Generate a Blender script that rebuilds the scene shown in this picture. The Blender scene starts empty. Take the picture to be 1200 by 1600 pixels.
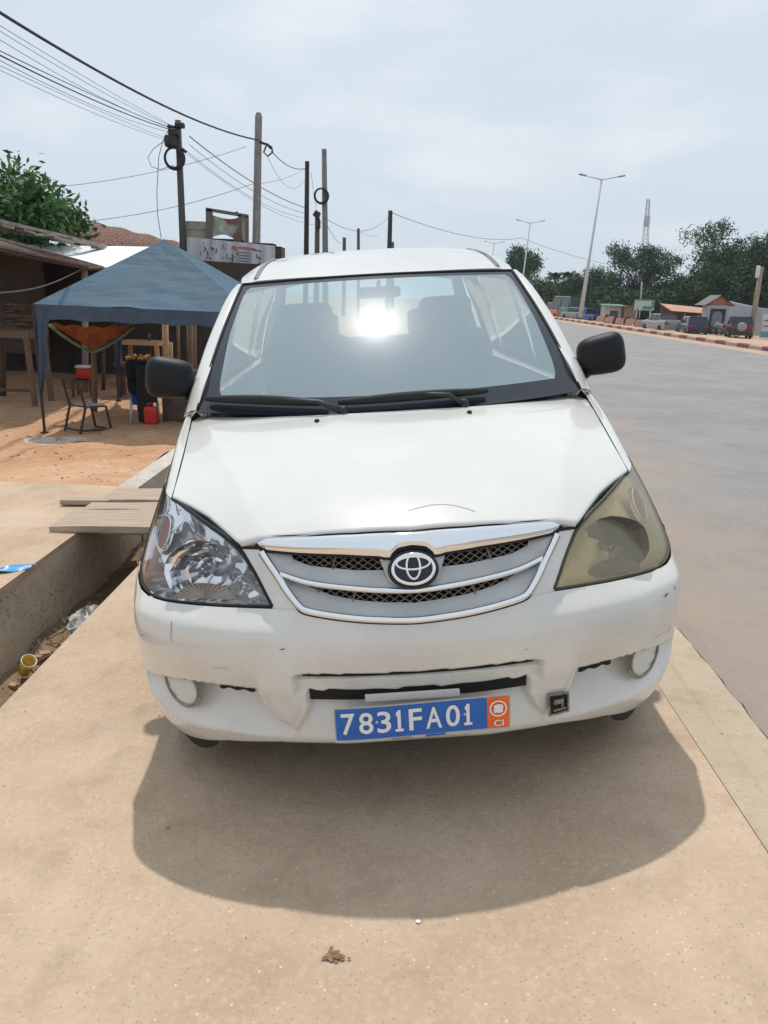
import bpy, math, random
import numpy as np
from bisect import bisect_right
from mathutils import Vector, Matrix
R = math.radians
sc = bpy.context.scene
COL = sc.collection
random.seed(7)

# ------------------------------------------------------------------ camera, sky, sun, exposure
FPX = 1219.06
CAMW = Vector((0.0, 0.0, 1.5))
def axes(yaw, pit, rol):
    fw = Vector((math.sin(yaw)*math.cos(pit), math.cos(yaw)*math.cos(pit), -math.sin(pit)))
    r = Vector((math.cos(yaw), -math.sin(yaw), 0)); u = r.cross(fw)
    c, s = math.cos(rol), math.sin(rol)
    return c*r+s*u, -s*r+c*u, fw
AR, AU, AF = axes(R(-0.68772), R(15.52879), R(2.0))
cd = bpy.data.cameras.new('camera'); cam = bpy.data.objects.new('camera', cd); COL.objects.link(cam)
cam.matrix_world = Matrix((( AR.x, AU.x, -AF.x, CAMW.x), (AR.y, AU.y, -AF.y, CAMW.y), (AR.z, AU.z, -AF.z, CAMW.z), (0, 0, 0, 1)))
cd.sensor_fit = 'VERTICAL'; cd.sensor_height = 36.0; cd.lens = 36.0*FPX/1600.0
cd.clip_start = 0.05; cd.clip_end = 3000
sc.camera = cam
SUN_EL, SUN_AZ = R(64.3), R(-11.5)
world = bpy.data.worlds.new('World'); sc.world = world; world.use_nodes = True
wn = world.node_tree.nodes; wl = world.node_tree.links
bg = wn['Background']; bg.inputs['Strength'].default_value = 0.105
sky = wn.new('ShaderNodeTexSky'); sky.sky_type = 'NISHITA'; sky.sun_disc = False
sky.sun_elevation = SUN_EL; sky.sun_rotation = SUN_AZ; sky.altitude = 0
sky.air_density = 1.0; sky.dust_density = 4.0; sky.ozone_density = 1.5
tc = wn.new('ShaderNodeTexCoord')
mp = wn.new('ShaderNodeMapping'); mp.inputs['Scale'].default_value = (1.0, 1.0, 3.2)
wl.new(tc.outputs['Generated'], mp.inputs['Vector'])
n1 = wn.new('ShaderNodeTexNoise'); n1.inputs['Scale'].default_value = 1.7; n1.inputs['Detail'].default_value = 6; n1.inputs['Roughness'].default_value = 0.55
wl.new(mp.outputs['Vector'], n1.inputs['Vector'])
cr = wn.new('ShaderNodeValToRGB'); cr.color_ramp.elements[0].position = 0.40; cr.color_ramp.elements[0].color = (0.88, 0.88, 0.88, 1)
cr.color_ramp.elements[1].position = 0.68; cr.color_ramp.elements[1].color = (0.97, 0.97, 0.97, 1)
wl.new(n1.outputs['Fac'], cr.inputs['Fac'])
mx = wn.new('ShaderNodeMix'); mx.data_type = 'RGBA'
n2 = wn.new('ShaderNodeTexNoise'); n2.inputs['Scale'].default_value = 4.5; n2.inputs['Detail'].default_value = 7; n2.inputs['Roughness'].default_value = 0.5
wl.new(mp.outputs['Vector'], n2.inputs['Vector'])
c2 = wn.new('ShaderNodeValToRGB'); c2.color_ramp.elements[0].position = 0.54; c2.color_ramp.elements[0].color = (6.7, 7.6, 8.5, 1)
c2.color_ramp.elements[1].position = 0.72; c2.color_ramp.elements[1].color = (7.9, 8.4, 8.9, 1)
wl.new(n2.outputs['Fac'], c2.inputs['Fac']); wl.new(c2.outputs['Color'], mx.inputs['B'])
wl.new(cr.outputs['Color'], mx.inputs['Factor']); wl.new(sky.outputs['Color'], mx.inputs['A']); wl.new(mx.outputs['Result'], bg.inputs['Color'])
sd = bpy.data.lights.new('sun', 'SUN'); sd.energy = 2.7; sd.angle = R(1.0); sd.color = (1.0, 0.95, 0.88)
so = bpy.data.objects.new('sun', sd); COL.objects.link(so)
SDIR = Vector((math.sin(SUN_AZ)*math.cos(SUN_EL), math.cos(SUN_AZ)*math.cos(SUN_EL), math.sin(SUN_EL)))
so.rotation_euler = SDIR.to_track_quat('Z', 'Y').to_euler(); so.location = SDIR*60
sc.view_settings.view_transform = 'Standard'; sc.view_settings.look = 'None'
sc.view_settings.exposure = 0.0; sc.view_settings.gamma = 1.0
sc.render.engine = 'CYCLES'
sc.cycles.max_bounces = 7; sc.cycles.transparent_max_bounces = 12; sc.cycles.caustics_reflective = False; sc.cycles.caustics_refractive = False

# ------------------------------------------------------------------ helpers
def ray(px, py): return ((px-600)/FPX)*AR - ((py-800)/FPX)*AU + AF
def at(px, py, Y):
    d = ray(px, py); return CAMW + d*(Y/d.y)
def pz(px, py, z=0.0, b=0.0, c=0.0):
    d = ray(px, py); t = (z-CAMW.z)/(d.z-b*d.x-c*d.y); return CAMW+d*t

def lnk(o, parent=None):
    COL.objects.link(o)
    if parent is not None: o.parent = parent
    return o
def tag(o, label=None, cat=None, group=None, kind=None):
    if label: o['label'] = label
    if cat: o['category'] = cat
    if group: o['group'] = group
    if kind: o['kind'] = kind
    return o
def empty(name, loc=(0, 0, 0), rz=0.0):
    o = bpy.data.objects.new(name, None); o.empty_display_size = 0.2
    COL.objects.link(o); o.location = loc; o.rotation_euler = (0, 0, rz); return o
def copy_tree(o, parent=None):
    c = o.copy(); COL.objects.link(c)
    if parent is not None: c.parent = parent
    for ch in [k for k in bpy.data.objects if k.parent == o]: copy_tree(ch, c)
    return c

class MB:
    def __init__(s): s.v = []; s.f = []; s.m = []
    def face(s, idx, m=0): s.f.append(tuple(idx)); s.m.append(m)
    def poly(s, pts, m=0):
        b = len(s.v); s.v += [tuple(p) for p in pts]; s.face(range(b, b+len(pts)), m)
    def grid(s, rows, m=0, flip=False, closed=False):
        b = len(s.v); n = len(rows[0])
        for r in rows: s.v += [tuple(p) for p in r]
        for i in range(len(rows)-1):
            for j in range(n-1 if not closed else n):
                a = b+i*n+j; k = b+i*n+(j+1) % n; q = (a, k, k+n, a+n)
                s.face(q[::-1] if flip else q, m)
    def box(s, c, d, rot=None, m=0):
        b = len(s.v); M = rot if rot is not None else Matrix.Identity(3)
        for sx in (-1, 1):
            for sy in (-1, 1):
                for sz in (-1, 1):
                    s.v.append(tuple(Vector(c)+M @ Vector((sx*d[0]/2, sy*d[1]/2, sz*d[2]/2))))
        for q in ((0, 1, 3, 2), (4, 6, 7, 5), (0, 4, 5, 1), (2, 3, 7, 6), (0, 2, 6, 4), (1, 5, 7, 3)): s.face([b+k for k in q], m)
    def beam(s, p, q, w, h=None, m=0, up=(0, 0, 1)):
        p, q = Vector(p), Vector(q); h = h or w; d = (q-p); L = d.length; d.normalize()
        x = d.cross(Vector(up))
        if x.length < 1e-4: x = d.cross(Vector((1, 0, 0)))
        x.normalize(); z = x.cross(d)
        s.box((p+q)/2, (w, L, h), Matrix((x, d, z)).transposed(), m)
    def tube(s, pts, r, n=8, m=0, cap=True):
        pts = [Vector(p) for p in pts]; rr = r if isinstance(r, (list, tuple)) else [r]*len(pts)
        b0 = len(s.v); x = None
        for i, p in enumerate(pts):
            d = (pts[min(i+1, len(pts)-1)]-pts[max(i-1, 0)])
            if d.length < 1e-9: d = Vector((0, 0, 1))
            d.normalize()
            if x is None:
                x = d.cross(Vector((0, 0, 1)))
                if x.length < .05: x = d.cross(Vector((1, 0, 0)))
            x = x-d*x.dot(d); x.normalize(); y = d.cross(x)
            for k in range(n):
                a = 2*math.pi*k/n; s.v.append(tuple(p+(x*math.cos(a)+y*math.sin(a))*rr[i]))
        for i in range(len(pts)-1):
            for k in range(n):
                a = b0+i*n+k; c = b0+i*n+(k+1) % n; s.face((a, c, c+n, a+n), m)
        if cap:
            s.face([b0+k for k in range(n)][::-1], m); s.face([b0+(len(pts)-1)*n+k for k in range(n)], m)
    def lathe(s, prof, c=(0, 0, 0), axis='z', n=24, m=0, sc_=(1, 1, 1), rot=None, ms=None):
        b0 = len(s.v)
        for (r, h) in prof:
            for k in range(n):
                a = 2*math.pi*k/n; x, y = r*math.cos(a), r*math.sin(a)
                p = Vector({'z': (x, y, h), 'y': (x, h, y), 'x': (h, x, y)}[axis]); p = Vector((p.x*sc_[0], p.y*sc_[1], p.z*sc_[2]))
                if rot is not None: p = rot @ p
                s.v.append(tuple(Vector(c)+p))
        for i in range(len(prof)-1):
            for k in range(n):
                a = b0+i*n+k; q = b0+i*n+(k+1) % n; s.face((a, q, q+n, a+n), ms[i] if ms else m)
    def prism(s, outline, d0, d1, axis='x', m=0):
        # outline in the two other axes, extruded from d0 to d1
        def P(a, b, d): return {'x': (d, a, b), 'y': (a, d, b), 'z': (a, b, d)}[axis]
        b = len(s.v); n = len(outline)
        s.v += [P(a, q, d0) for a, q in outline]+[P(a, q, d1) for a, q in outline]
        s.face(range(b, b+n)[::-1], m); s.face(range(b+n, b+2*n), m)
        for i in range(n): j = (i+1) % n; s.face((b+i, b+j, b+n+j, b+n+i), m)
    def build(s, name, mats, parent=None, smooth=False, out=None, bevel=0):
        me = bpy.data.meshes.new(name); me.from_pydata(s.v, [], s.f)
        if not isinstance(mats, (list, tuple)): mats = [mats]
        for m in mats: me.materials.append(m)
        if len(mats) > 1: me.polygons.foreach_set('material_index', s.m)
        if smooth: me.polygons.foreach_set('use_smooth', [True]*len(me.polygons))
        me.update()
        if out is not None:
            ref = Vector(out); t = 0
            for p in me.polygons: t += p.normal.dot(p.center-ref)*p.area
            if t < 0: me.flip_normals()
        o = bpy.data.objects.new(name, me); lnk(o, parent)
        if bevel:
            b = o.modifiers.new('bevel', 'BEVEL'); b.width = bevel; b.segments = 2; b.limit_method = 'ANGLE'; b.angle_limit = R(40)
        return o

# ------------------------------------------------------------------ materials
def mat(name, col, rough=0.6, metal=0.0, var=0.0, vs=3.0, bump=0.0, bs=30.0, col2=None, lo=0.35, hi=0.65, coat=0.0, spec=0.5, aniso=(1, 1, 1), rvar=0.0):
    m = bpy.data.materials.new(name); m.use_nodes = True; nt = m.node_tree; N = nt.nodes; L = nt.links
    b = N['Principled BSDF']; b.inputs['Base Color'].default_value = (*col, 1); b.inputs['Roughness'].default_value = rough
    b.inputs['Metallic'].default_value = metal; b.inputs['Coat Weight'].default_value = coat; b.inputs['Specular IOR Level'].default_value = spec
    if var or col2 or bump or rvar:
        t = N.new('ShaderNodeTexCoord'); mpp = N.new('ShaderNodeMapping'); mpp.inputs['Scale'].default_value = aniso
        L.new(t.outputs['Object'], mpp.inputs['Vector'])
    if var or col2 or rvar:
        n = N.new('ShaderNodeTexNoise'); n.inputs['Scale'].default_value = vs; n.inputs['Detail'].default_value = 7; n.inputs['Roughness'].default_value = 0.62
        L.new(mpp.outputs['Vector'], n.inputs['Vector'])
        r = N.new('ShaderNodeValToRGB'); r.color_ramp.elements[0].position = lo; r.color_ramp.elements[1].position = hi
        c2 = col2 if col2 else tuple(c*(1+var) for c in col); c1 = col if col2 else tuple(c*(1-var) for c in col)
        r.color_ramp.elements[0].color = (*c1, 1); r.color_ramp.elements[1].color = (*c2, 1)
        L.new(n.outputs['Fac'], r.inputs['Fac'])
        if var or col2: L.new(r.outputs['Color'], b.inputs['Base Color'])
        if rvar:
            mr = N.new('ShaderNodeMapRange'); mr.inputs['From Min'].default_value = .3; mr.inputs['From Max'].default_value = .7
            mr.inputs['To Min'].default_value = rough-rvar; mr.inputs['To Max'].default_value = rough+rvar
            L.new(n.outputs['Fac'], mr.inputs['Value']); L.new(mr.outputs['Result'], b.inputs['Roughness'])
    if bump:
        n2 = N.new('ShaderNodeTexNoise'); n2.inputs['Scale'].default_value = bs; n2.inputs['Detail'].default_value = 5
        L.new(mpp.outputs['Vector'], n2.inputs['Vector'])
        bp = N.new('ShaderNodeBump'); bp.inputs['Strength'].default_value = 1.0; bp.inputs['Distance'].default_value = bump
        L.new(n2.outputs['Fac'], bp.inputs['Height']); L.new(bp.outputs['Normal'], b.inputs['Normal'])
    return m
def glass(name, tint=(0.8, 0.86, 0.86), rough=0.0, dust_veil=0.08, veilcol=(0.6, 0.6, 0.57), ior=1.5, grough=0.03):
    m = bpy.data.materials.new(name); m.use_nodes = True; nt = m.node_tree; N = nt.nodes; L = nt.links
    N.remove(N['Principled BSDF']); out = N['Material Output']
    tr = N.new('ShaderNodeBsdfTransparent'); tr.inputs['Color'].default_value = (*tint, 1)
    gl = N.new('ShaderNodeBsdfGlossy'); gl.inputs['Roughness'].default_value = grough
    df = N.new('ShaderNodeBsdfDiffuse'); df.inputs['Color'].default_value = (*veilcol, 1)
    lw = N.new('ShaderNodeFresnel'); lw.inputs['IOR'].default_value = ior
    m1 = N.new('ShaderNodeMixShader'); m1.inputs['Fac'].default_value = dust_veil
    m2 = N.new('ShaderNodeMixShader')
    L.new(tr.outputs[0], m1.inputs[1]); L.new(df.outputs[0], m1.inputs[2])
    L.new(lw.outputs[0], m2.inputs['Fac']); L.new(m1.outputs[0], m2.inputs[1]); L.new(gl.outputs[0], m2.inputs[2])
    L.new(m2.outputs[0], out.inputs['Surface'])
    return m, m2, gl
M = {}
M['paint'] = mat('white_paint', (0.68, 0.67, 0.625), 0.24, coat=0.8, var=0.05, vs=1.6, rvar=0.07)
M['paint_bumper'] = mat('bumper_paint', (0.665, 0.65, 0.605), 0.28, coat=0.6, var=0.085, vs=2.6, rvar=0.08)
M['black'] = mat('black_plastic', (0.018, 0.019, 0.021), 0.45, bump=0.0004, bs=900)
M['mirror_black'] = mat('mirror_plastic', (0.008, 0.009, 0.011), 0.5, spec=.3, bump=0.0003, bs=1200)
M['rubber'] = mat('rubber', (0.012, 0.012, 0.013), 0.75)
M['tyre'] = mat('tyre', (0.02, 0.019, 0.018), 0.85, col2=(0.06, 0.05, 0.04), vs=9)
M['frit'] = mat('frit', (0.022, 0.026, 0.034), 0.12, spec=0.6)
M['dark'] = mat('dark_void', (0.01, 0.01, 0.01), 0.9)
M['chrome'] = mat('chrome', (0.86, 0.87, 0.88), 0.07, metal=1.0)
M['chrome_dull'] = mat('chrome_dull', (0.62, 0.62, 0.62), 0.22, metal=1.0, bump=0.0006, bs=60)
M['silver_plastic'] = mat('silver_plastic', (0.50, 0.505, 0.49), 0.38, var=0.08, vs=8)
M['grille_mesh'] = mat('grille_mesh', (0.10, 0.09, 0.075), 0.5, col2=(0.26, 0.22, 0.17), vs=40)
M['steel'] = mat('galvanised_steel', (0.50, 0.51, 0.52), 0.45, metal=0.3)

# ------------------------------------------------------------------ car surfaces (car frame: x right, y rearward, z up)
def pchip(xs, ys, x):
    n = len(xs)
    if x <= xs[0]: return ys[0]+(ys[1]-ys[0])/(xs[1]-xs[0])*(x-xs[0])
    if x >= xs[-1]: return ys[-1]+(ys[-1]-ys[-2])/(xs[-1]-xs[-2])*(x-xs[-1])
    i = min(max(bisect_right(xs, x)-1, 0), n-2)
    def m(k):
        if k == 0: return (ys[1]-ys[0])/(xs[1]-xs[0])
        if k == n-1: return (ys[-1]-ys[-2])/(xs[-1]-xs[-2])
        return (ys[k+1]-ys[k-1])/(xs[k+1]-xs[k-1])
    h = xs[i+1]-xs[i]; t = (x-xs[i])/h; a, b = m(i)*h, m(i+1)*h
    return (2*t**3-3*t*t+1)*ys[i]+(t**3-2*t*t+t)*a+(-2*t**3+3*t*t)*ys[i+1]+(t**3-t*t)*b
def lin(xs, ys, x):
    if x <= xs[0]: return ys[0]
    if x >= xs[-1]: return ys[-1]
    i = bisect_right(xs, x)-1; t = (x-xs[i])/(xs[i+1]-xs[i]); return ys[i]*(1-t)+ys[i+1]*t
def ss(a, b, x):
    t = min(max((x-a)/(b-a), 0), 1); return t*t*(3-2*t)
US = [0,.15,.30,.42,.535,.65,.76,.87,1.0,1.16,1.36, 2.2, 3.2, 3.9, 4.25, 4.45, 4.75, 5.2]
ZS = [.14,.22,.30,.42,.55,.65,.72,.80,.88,.95,1.03]
XT = [[0,.15,.30,.42,.53,.63,.705,.755,.785,.80,.81],
[0,.15,.30,.42,.53,.635,.715,.765,.797,.812,.82],
[0,.15,.30,.42,.535,.64,.72,.775,.807,.822,.83],
[0,.15,.30,.42,.54,.645,.728,.783,.815,.829,.835],
[0,.15,.30,.42,.54,.645,.728,.783,.815,.829,.835],
[0,.15,.30,.42,.54,.643,.725,.778,.811,.826,.833],
[0,.15,.30,.42,.537,.637,.717,.77,.804,.82,.828],
[0,.15,.30,.42,.53,.627,.703,.757,.79,.808,.818],
[0,.15,.30,.415,.52,.61,.683,.735,.77,.79,.80],
[0,.15,.30,.41,.51,.595,.665,.715,.75,.775,.785],
[0,.15,.30,.40,.50,.58,.65,.70,.735,.76,.775]]
YT = [[.12,.125,.15,.18,.22,.275,.340,.42,.52,.66,.85],
[.050,.055,.08,.11,.15,.205,.272,.350,.456,.600,.79],
[.014,.019,.042,.072,.112,.166,.236,.320,.43,.580,.777],
[.008,.013,.033,.063,.103,.158,.228,.311,.419,.570,.767],
[-.008,-.003,.018,.048,.088,.143,.213,.30,.413,.57,.77],
[.02,.027,.052,.088,.135,.195,.268,.355,.465,.615,.81],
[.043,.052,.08,.12,.17,.235,.31,.40,.51,.655,.84],
[.072,.083,.115,.16,.215,.29,.375,.47,.58,.72,.90],
[.115,.127,.165,.215,.28,.365,.46,.56,.675,.81,.98],
[.17,.185,.225,.28,.35,.44,.545,.65,.77,.90,1.06],
[.24,.255,.30,.36,.44,.54,.65,.76,.88,1.0,1.15]]
WID = [.035,.035,.035,.035,.035,.031,.014,.003,.001,.004,.006]
for r_, y_, w_ in zip(XT, YT, WID):
    for k in range(6, 11): r_[k] += w_*[.25, .6, .85, 1, 1][k-6]
    e = r_[-1]; y0 = y_[-1]
    r_ += [e+.003, e, e-.012, e-.035, e-.10, .40, 0.0]
    y_ += [y0+(1.70-y0)*.99, 2.70, 3.40, 3.74, 3.92, 4.03, 4.06]
def S(u, z):
    return Vector((pchip(US, [pchip(ZS, [r[k] for r in XT], z) if False else 0 for k in ()] or _row(XT, z), u), pchip(US, _row(YT, z), u), z))
_rc = {}
def _row(T, z):
    k = (id(T), round(z, 5))
    if k not in _rc: _rc[k] = [pchip(ZS, [r[j] for r in T], z) for j in range(len(US))]
    return _rc[k]
def SN(u, z):
    e = 1e-3; a = S(abs(u)+e, z)-S(max(abs(u)-e, 0), z); b = S(abs(u), z+e)-S(abs(u), z-e)
    n = a.cross(b); n.normalize()
    if abs(u) < .01: n.x = 0
    return n
def SP(u, z, off=0.0):
    p = S(abs(u), z)
    if off: p = p+SN(u, z)*off
    return Vector((p.x if u >= 0 else -p.x, p.y, p.z))
def usolve(y, z):
    lo, hi = .3, 4.2
    for _ in range(30):
        m = (lo+hi)/2
        if S(m, z).y < y: lo = m
        else: hi = m
    return lo
HY = [.07,.12,.20,.32,.48,.66,.84,.96,1.2]
HZ = [.842,.862,.890,.925,.963,1.000,1.032,1.050,1.075]
HA = [.29,.25,.18,.12,.078,.055,.045,.04,.04]
def H(x, y, off=0.0):
    a = abs(x); xc = lin([.15,.45,.60,1.0],[.400,.50,.556,.68], y)
    d = abs(a-xc); ridge = .0095*math.exp(-math.sqrt(d*d+.00012)/.055)
    return Vector((x, y, pchip(HY, HZ, y)-pchip(HY, HA, y)*(a/.7)**2.4+ridge+off))

CAR = empty('white_minivan')
tag(CAR, 'white minivan with blue plate, parked facing the viewer on the concrete slab', 'car')
RC = Matrix(((0.9947, -0.05827, -0.08467), (0.05837, 0.99829, -0.00119), (0.0846, -0.00376, 0.99641)))
CAR.matrix_world = Matrix.Translation((0.12478, 1.86331, 0.06818)) @ RC.to_4x4()

# ---- front bumper with its slots, fangs, fog pockets and lip
FANG_I = ([.30,.312,.345,.378,.43],[.338,.338,.318,.303,.306])   # z -> u inner edge
FANG_O = ([.30,.318,.34,.372,.41,.43],[.34,.345,.398,.418,.432,.436])
RT = ([.30,.436,.52,.61,.70,.78,.90,.96],[.428,.429,.431,.425,.417,.402,.372,.36])
RL = ([0,.25,.34,.45,.54,.66,.80,.91],[.283,.283,.280,.277,.278,.270,.285,.335])
def D(u, z):
    a = abs(u); d = 0.0
    # upper slot and its body colour bar
    m = 1-ss(.322, .332, a)
    if m > 0:
        if z > .3: d = max(d, m*.055*ss(.462, .466, z)*(1-ss(.4835, .4870, z)))
        d = max(d, m*.014*ss(.425, .430, z)*(1-ss(.4835, .487, z)))
    m = 1-ss(.293, .303, a)
    if m > 0: d = max(d, m*.040*ss(.394, .398, z)*(1-ss(.426, .429, z)))
    # plate shelf
    fi = lin(*FANG_I, z); fo = lin(*FANG_O, z); zl = lin(*RL, a)
    if a < fi+.01 and z < .43: d = max(d, (1-ss(fi-.012, fi, a))*(1-ss(.424, .430, z))*.042*min(max((z-zl)/.10, 0), 1))
    # fog pocket
    zt = lin(*RT, a)
    if a > fo-.004 and z < zt+.004:
        k = ss(fo, fo+.016, a) if z > .31 else ss(.33, .36, a)
        dep = lin([.33,.45,.60,.75,.86,.93],[.04,.095,.090,.070,.036,.0], a)
        d = max(d, k*(1-ss(zt-.004, zt+.001, z))*dep*min(max((z-zl)/max(zt-zl-.02, .03), 0), 1)**.8)
    # ledge crease
    cz = .598; tr = (z-.43)/(cz-.43) if z < cz else (.662-z)/(.662-cz); tr = max(0, tr); tr = tr-.06*math.exp(-((z-cz)/.008)**2); d -= .026*tr*ss(.28, .40, a)*(1-ss(.78, .95, a))
    fz = min(z, .43); f1 = lin(*FANG_I, fz); f2 = lin(*FANG_O, fz)
    if f1 < a < f2 and .31 < z < .56: d -= .018*min((z-.31)/.12, 1)*ss(f1, f1+.035, a)*(1-ss(f2-.035, f2, a))*(1-ss(.43, .56, z))
    return d
def zb(u):
    a = abs(u); return lin([0,.12,.20,.25,.40,.56,.66,.74,.80,.90,1.1],[.244,.241,.232,.231,.222,.190,.145,.118,.118,.165,.24], a)
def zt_(u):
    return lin([0,.158,.283,.30,.377,.48,.57,.70,.78,.83,.875,.915,.95,1.0],[.617,.630,.647,.655,.656,.652,.647,.638,.637,.642,.652,.670,.690,.690], abs(u))
def arch_u(z):
    c, r = .735, .365
    y = c-math.sqrt(max(r*r-(z-.31)**2, .01)); return min(usolve(y, z), 1.12)
NZ = [k/92 for k in range(93)]
AU_ = {}
def bump_pt(u0, v):
    a = abs(u0); z = zb(a)+(zt_(a)-zb(a))*v
    if a > .8:
        k = round(z, 3)
        if k not in AU_: AU_[k] = arch_u(k)
        a = .8+(a-.8)/.2*(AU_[k]-.8)
    s = 1 if u0 >= 0 else -1
    d = D(a, z)
    tuck = .04*(1-ss(zb(a), zb(a)+.04, z))
    n = SN(a, z); p = S(a, z)-n*(d)+Vector((0, tuck*.5 if a < .7 else tuck*.3, 0))-n*tuck*.2
    return Vector((s*p.x, p.y, p.z))
mb = MB()
us = [-1+k/210*1.0 for k in range(0, 420+1)]
mb.grid([[bump_pt(u, v) for u in us] for v in NZ])
# lower return under the bumper
mb.grid([[bump_pt(u, 0) for u in us], [bump_pt(u, 0)+Vector((0, .06, .012)) for u in us]])
def wedge(s):
    rows = []
    zl = [.6555, .69, .73, .765, .787, .800]; ul = [.300, .325, .353, .379, .396, .408]; ur = [.377, .392, .415, .440, .455, .463]
    for k in range(25):
        z = .6552+(.800-.6552)*k/24; a, b = pchip(zl, ul, z), pchip(zl, ur, z)
        rows.append([SP(s*(a+(b-a)*j/10), z, -.001) for j in range(11)])
    return rows
mb.grid(wedge(1)); mb.grid(wedge(-1))
bumper = mb.build('front_bumper', M['paint_bumper'], CAR, True, (0, 1.2, .45))
# black intake backing, dark strip painting the upper slot's shade, pockets' dark gaps
mb = MB(); n_ = 40
mb.grid([[SP(-.297+.594*k/n_, z, -.018) for k in range(n_+1)] for z in (.3965, .4280)])
mb.build('bumper_intake', M['dark'], CAR)
mb = MB()
mb.grid([[SP(-.31+.62*k/n_, z, -.010) for k in range(n_+1)] for z in (.4735, .4845)])
mb.build('slot_shade_strip', M['dark'], CAR)
for s in (-1, 1):
    mb = MB(); mb.grid([[SP(s*(.445+.10*k/12), lin(*RT, .445+.10*k/12)-w-(.003*math.sin(k*1.3) if w > .008 else 0), -.008) for k in range(13)] for w in (.004, .017 if s > 0 else .014)]); mb.build('bumper_gap', M['dark'], CAR)

mb = MB()
for s in (-1, 1):
    rows = []
    for j in range(5):
        t = j/4; rows.append([Vector((s*p.x, p.y+.030+.01*t, p.z-.002-(.044*math.sin(math.pi*min(k/14*1.1, 1))**.5)*t)) for k, p in [(k, S(.61+.27*k/14, zb(.61+.27*k/14))) for k in range(15)]])
    m2 = MB(); m2.grid(rows); m2.grid([rows[-1], [p+Vector((0, .12, .02)) for p in rows[-1]]]); m2.build('tyre_stand_in', M['rubber'], CAR, True)  # added rubber flap standing in for the tyre below the bumper
    m2 = MB(); m2.tube([SP(s*.958, .691, .001), SP(s*1.00, .6905, .001), SP(s*1.04, .690, .001)], .003, 5); m2.build('bumper_seam', M['rubber'], CAR, True)
# ---- hood
G = [(.70,.468,.878),(.705,.60,.923),(.716,.80,.980),(.733,.98,1.016),(.744,1.06,1.026)]
def gapc(t):
    y = .468+(1.06-.468)*t; x = pchip([g[1] for g in G], [g[0] for g in G], y); return x, y
def yfront(x): return lin([0,.15,.30,.405,.462,.512,.567,.63,.70],[.088,.100,.129,.156,.170,.240,.318,.392,.468], abs(x))
def yrear(x): return pchip([0,.27,.50,.64,.72,.745],[.905,.922,.990,1.075,1.15,1.19][:6], abs(x))
mb = MB(); rows = []; NB, NA = 46, 120
for j in range(NB+1):
    t = j/NB; row = []
    for i in range(-NA//2, NA//2+1):
        a = i/(NA/2); xs_ = .70+(.733-.70)*t; x = a*(xs_ if abs(a) < 1 else xs_)
        y0, y1 = yfront(a*.70), yrear(a*.733) if abs(a) < .97 else 1.10
        y = y0+(y1-y0)*t
        gx = pchip([g[1] for g in G], [g[0] for g in G], max(y, .468)); x = a*gx if True else x
        x = a*(.70*(1-ss(0, .6, t))+gx*ss(0, .6, t))
        row.append(H(x, y))
    rows.append(row)
lip = [[p+Vector((0, .004*k, -.006*k)) for p in rows[0]] for k in (3, 2, 1)]
mb.grid(lip+rows)
mb.grid([rows[-1], [p+Vector((0, .006, -.014)) for p in rows[-1]]])
hood = mb.build('hood', M['paint'], CAR, True, (0, .8, .2))
mb = MB()
for s in (-1, 1):
    hl = [(.462,.172),(.512,.240),(.567,.316),(.63,.388),(.70,.466)]
    mb.tube([H(s*x, y, -.004) for x, y in hl]+[Vector((s*x, y, z-.004)) for x, y, z in G[1:4]], [.0055]*5+[.0022]*3, 6)
mb.tube([H(-.70+1.4*k/60, yrear(-.733+1.466*k/60)+.004, -.010) for k in range(61)], .008, 6)
for s in (-1, 1): mb.tube([SP(s*.463, .799, -.001), SP(s*.44, .8005, -.001), SP(s*.408, .802, -.001)], .0045, 6)
mb.build('hood_seal', M['rubber'], CAR, True)
for nm, x in (('washer_nozzle', -.266), ('washer_nozzle', .267)):
    mb = MB(); p = H(x, .85); mb.lathe([(.0001, .010), (.006, .009), (.009, .004), (.010, -.003)], p, 'z', 10); mb.box(p+Vector((0, -.005, .006)), (.008, .010, .007))
    mb.build(nm, M['black'], CAR, True)
# hairline scratches
SCR = mat('scratch', (.14, .11, .09), .8); mb = MB()
def decal(pts, w, f):
    P = [f(*p) for p in pts]
    rows = [[], []]
    for i, p in enumerate(P):
        d = (P[min(i+1, len(P)-1)]-P[max(i-1, 0)]); d.normalize(); n = Vector((0, -.3, 1)); c = d.cross(n); c.normalize()
        rows[0].append(p+c*w/2); rows[1].append(p-c*w/2)
    mb.grid(rows)
decal([(0+.02*k, .163+.030*math.sin(math.pi*k/9.5)-.012*(k/9)) for k in range(10)], .0016, lambda x, y: H(x, y, .0012)); mb.build('scratch', SCR, hood)
for (u, z, w, l, a) in ((.72,.575,.004,.02,.3),(.77,.58,.003,.014,2.),(-.345,.565,.003,.016,.2),(-.66,.575,.002,.05,1.5),(-.81,.55,.005,.012,.6),(-.78,.545,.003,.01,0),(.76,.47,.003,.018,1.1),(.75,.46,.003,.012,.3),(-.80,.415,.004,.012,1.4),(.28,.53,.002,.012,.4),(-.52,.50,.0012,.05,.05),(.70,.465,.0012,.06,.1)):
    mb = MB(); mb.poly([SP(u+dx*math.cos(a)-dz*math.sin(a), z+dx*math.sin(a)+dz*math.cos(a), (.026 if z > .5 and .3 < abs(u) < .8 else .016)) for dx, dz in ((-l/2, -w/4), (0, -w/2), (l/2, -w/3), (l/2*.8, w/3), (0, w/2), (-l/2, w/4))]); mb.build('paint_chip', SCR, bumper)

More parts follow.
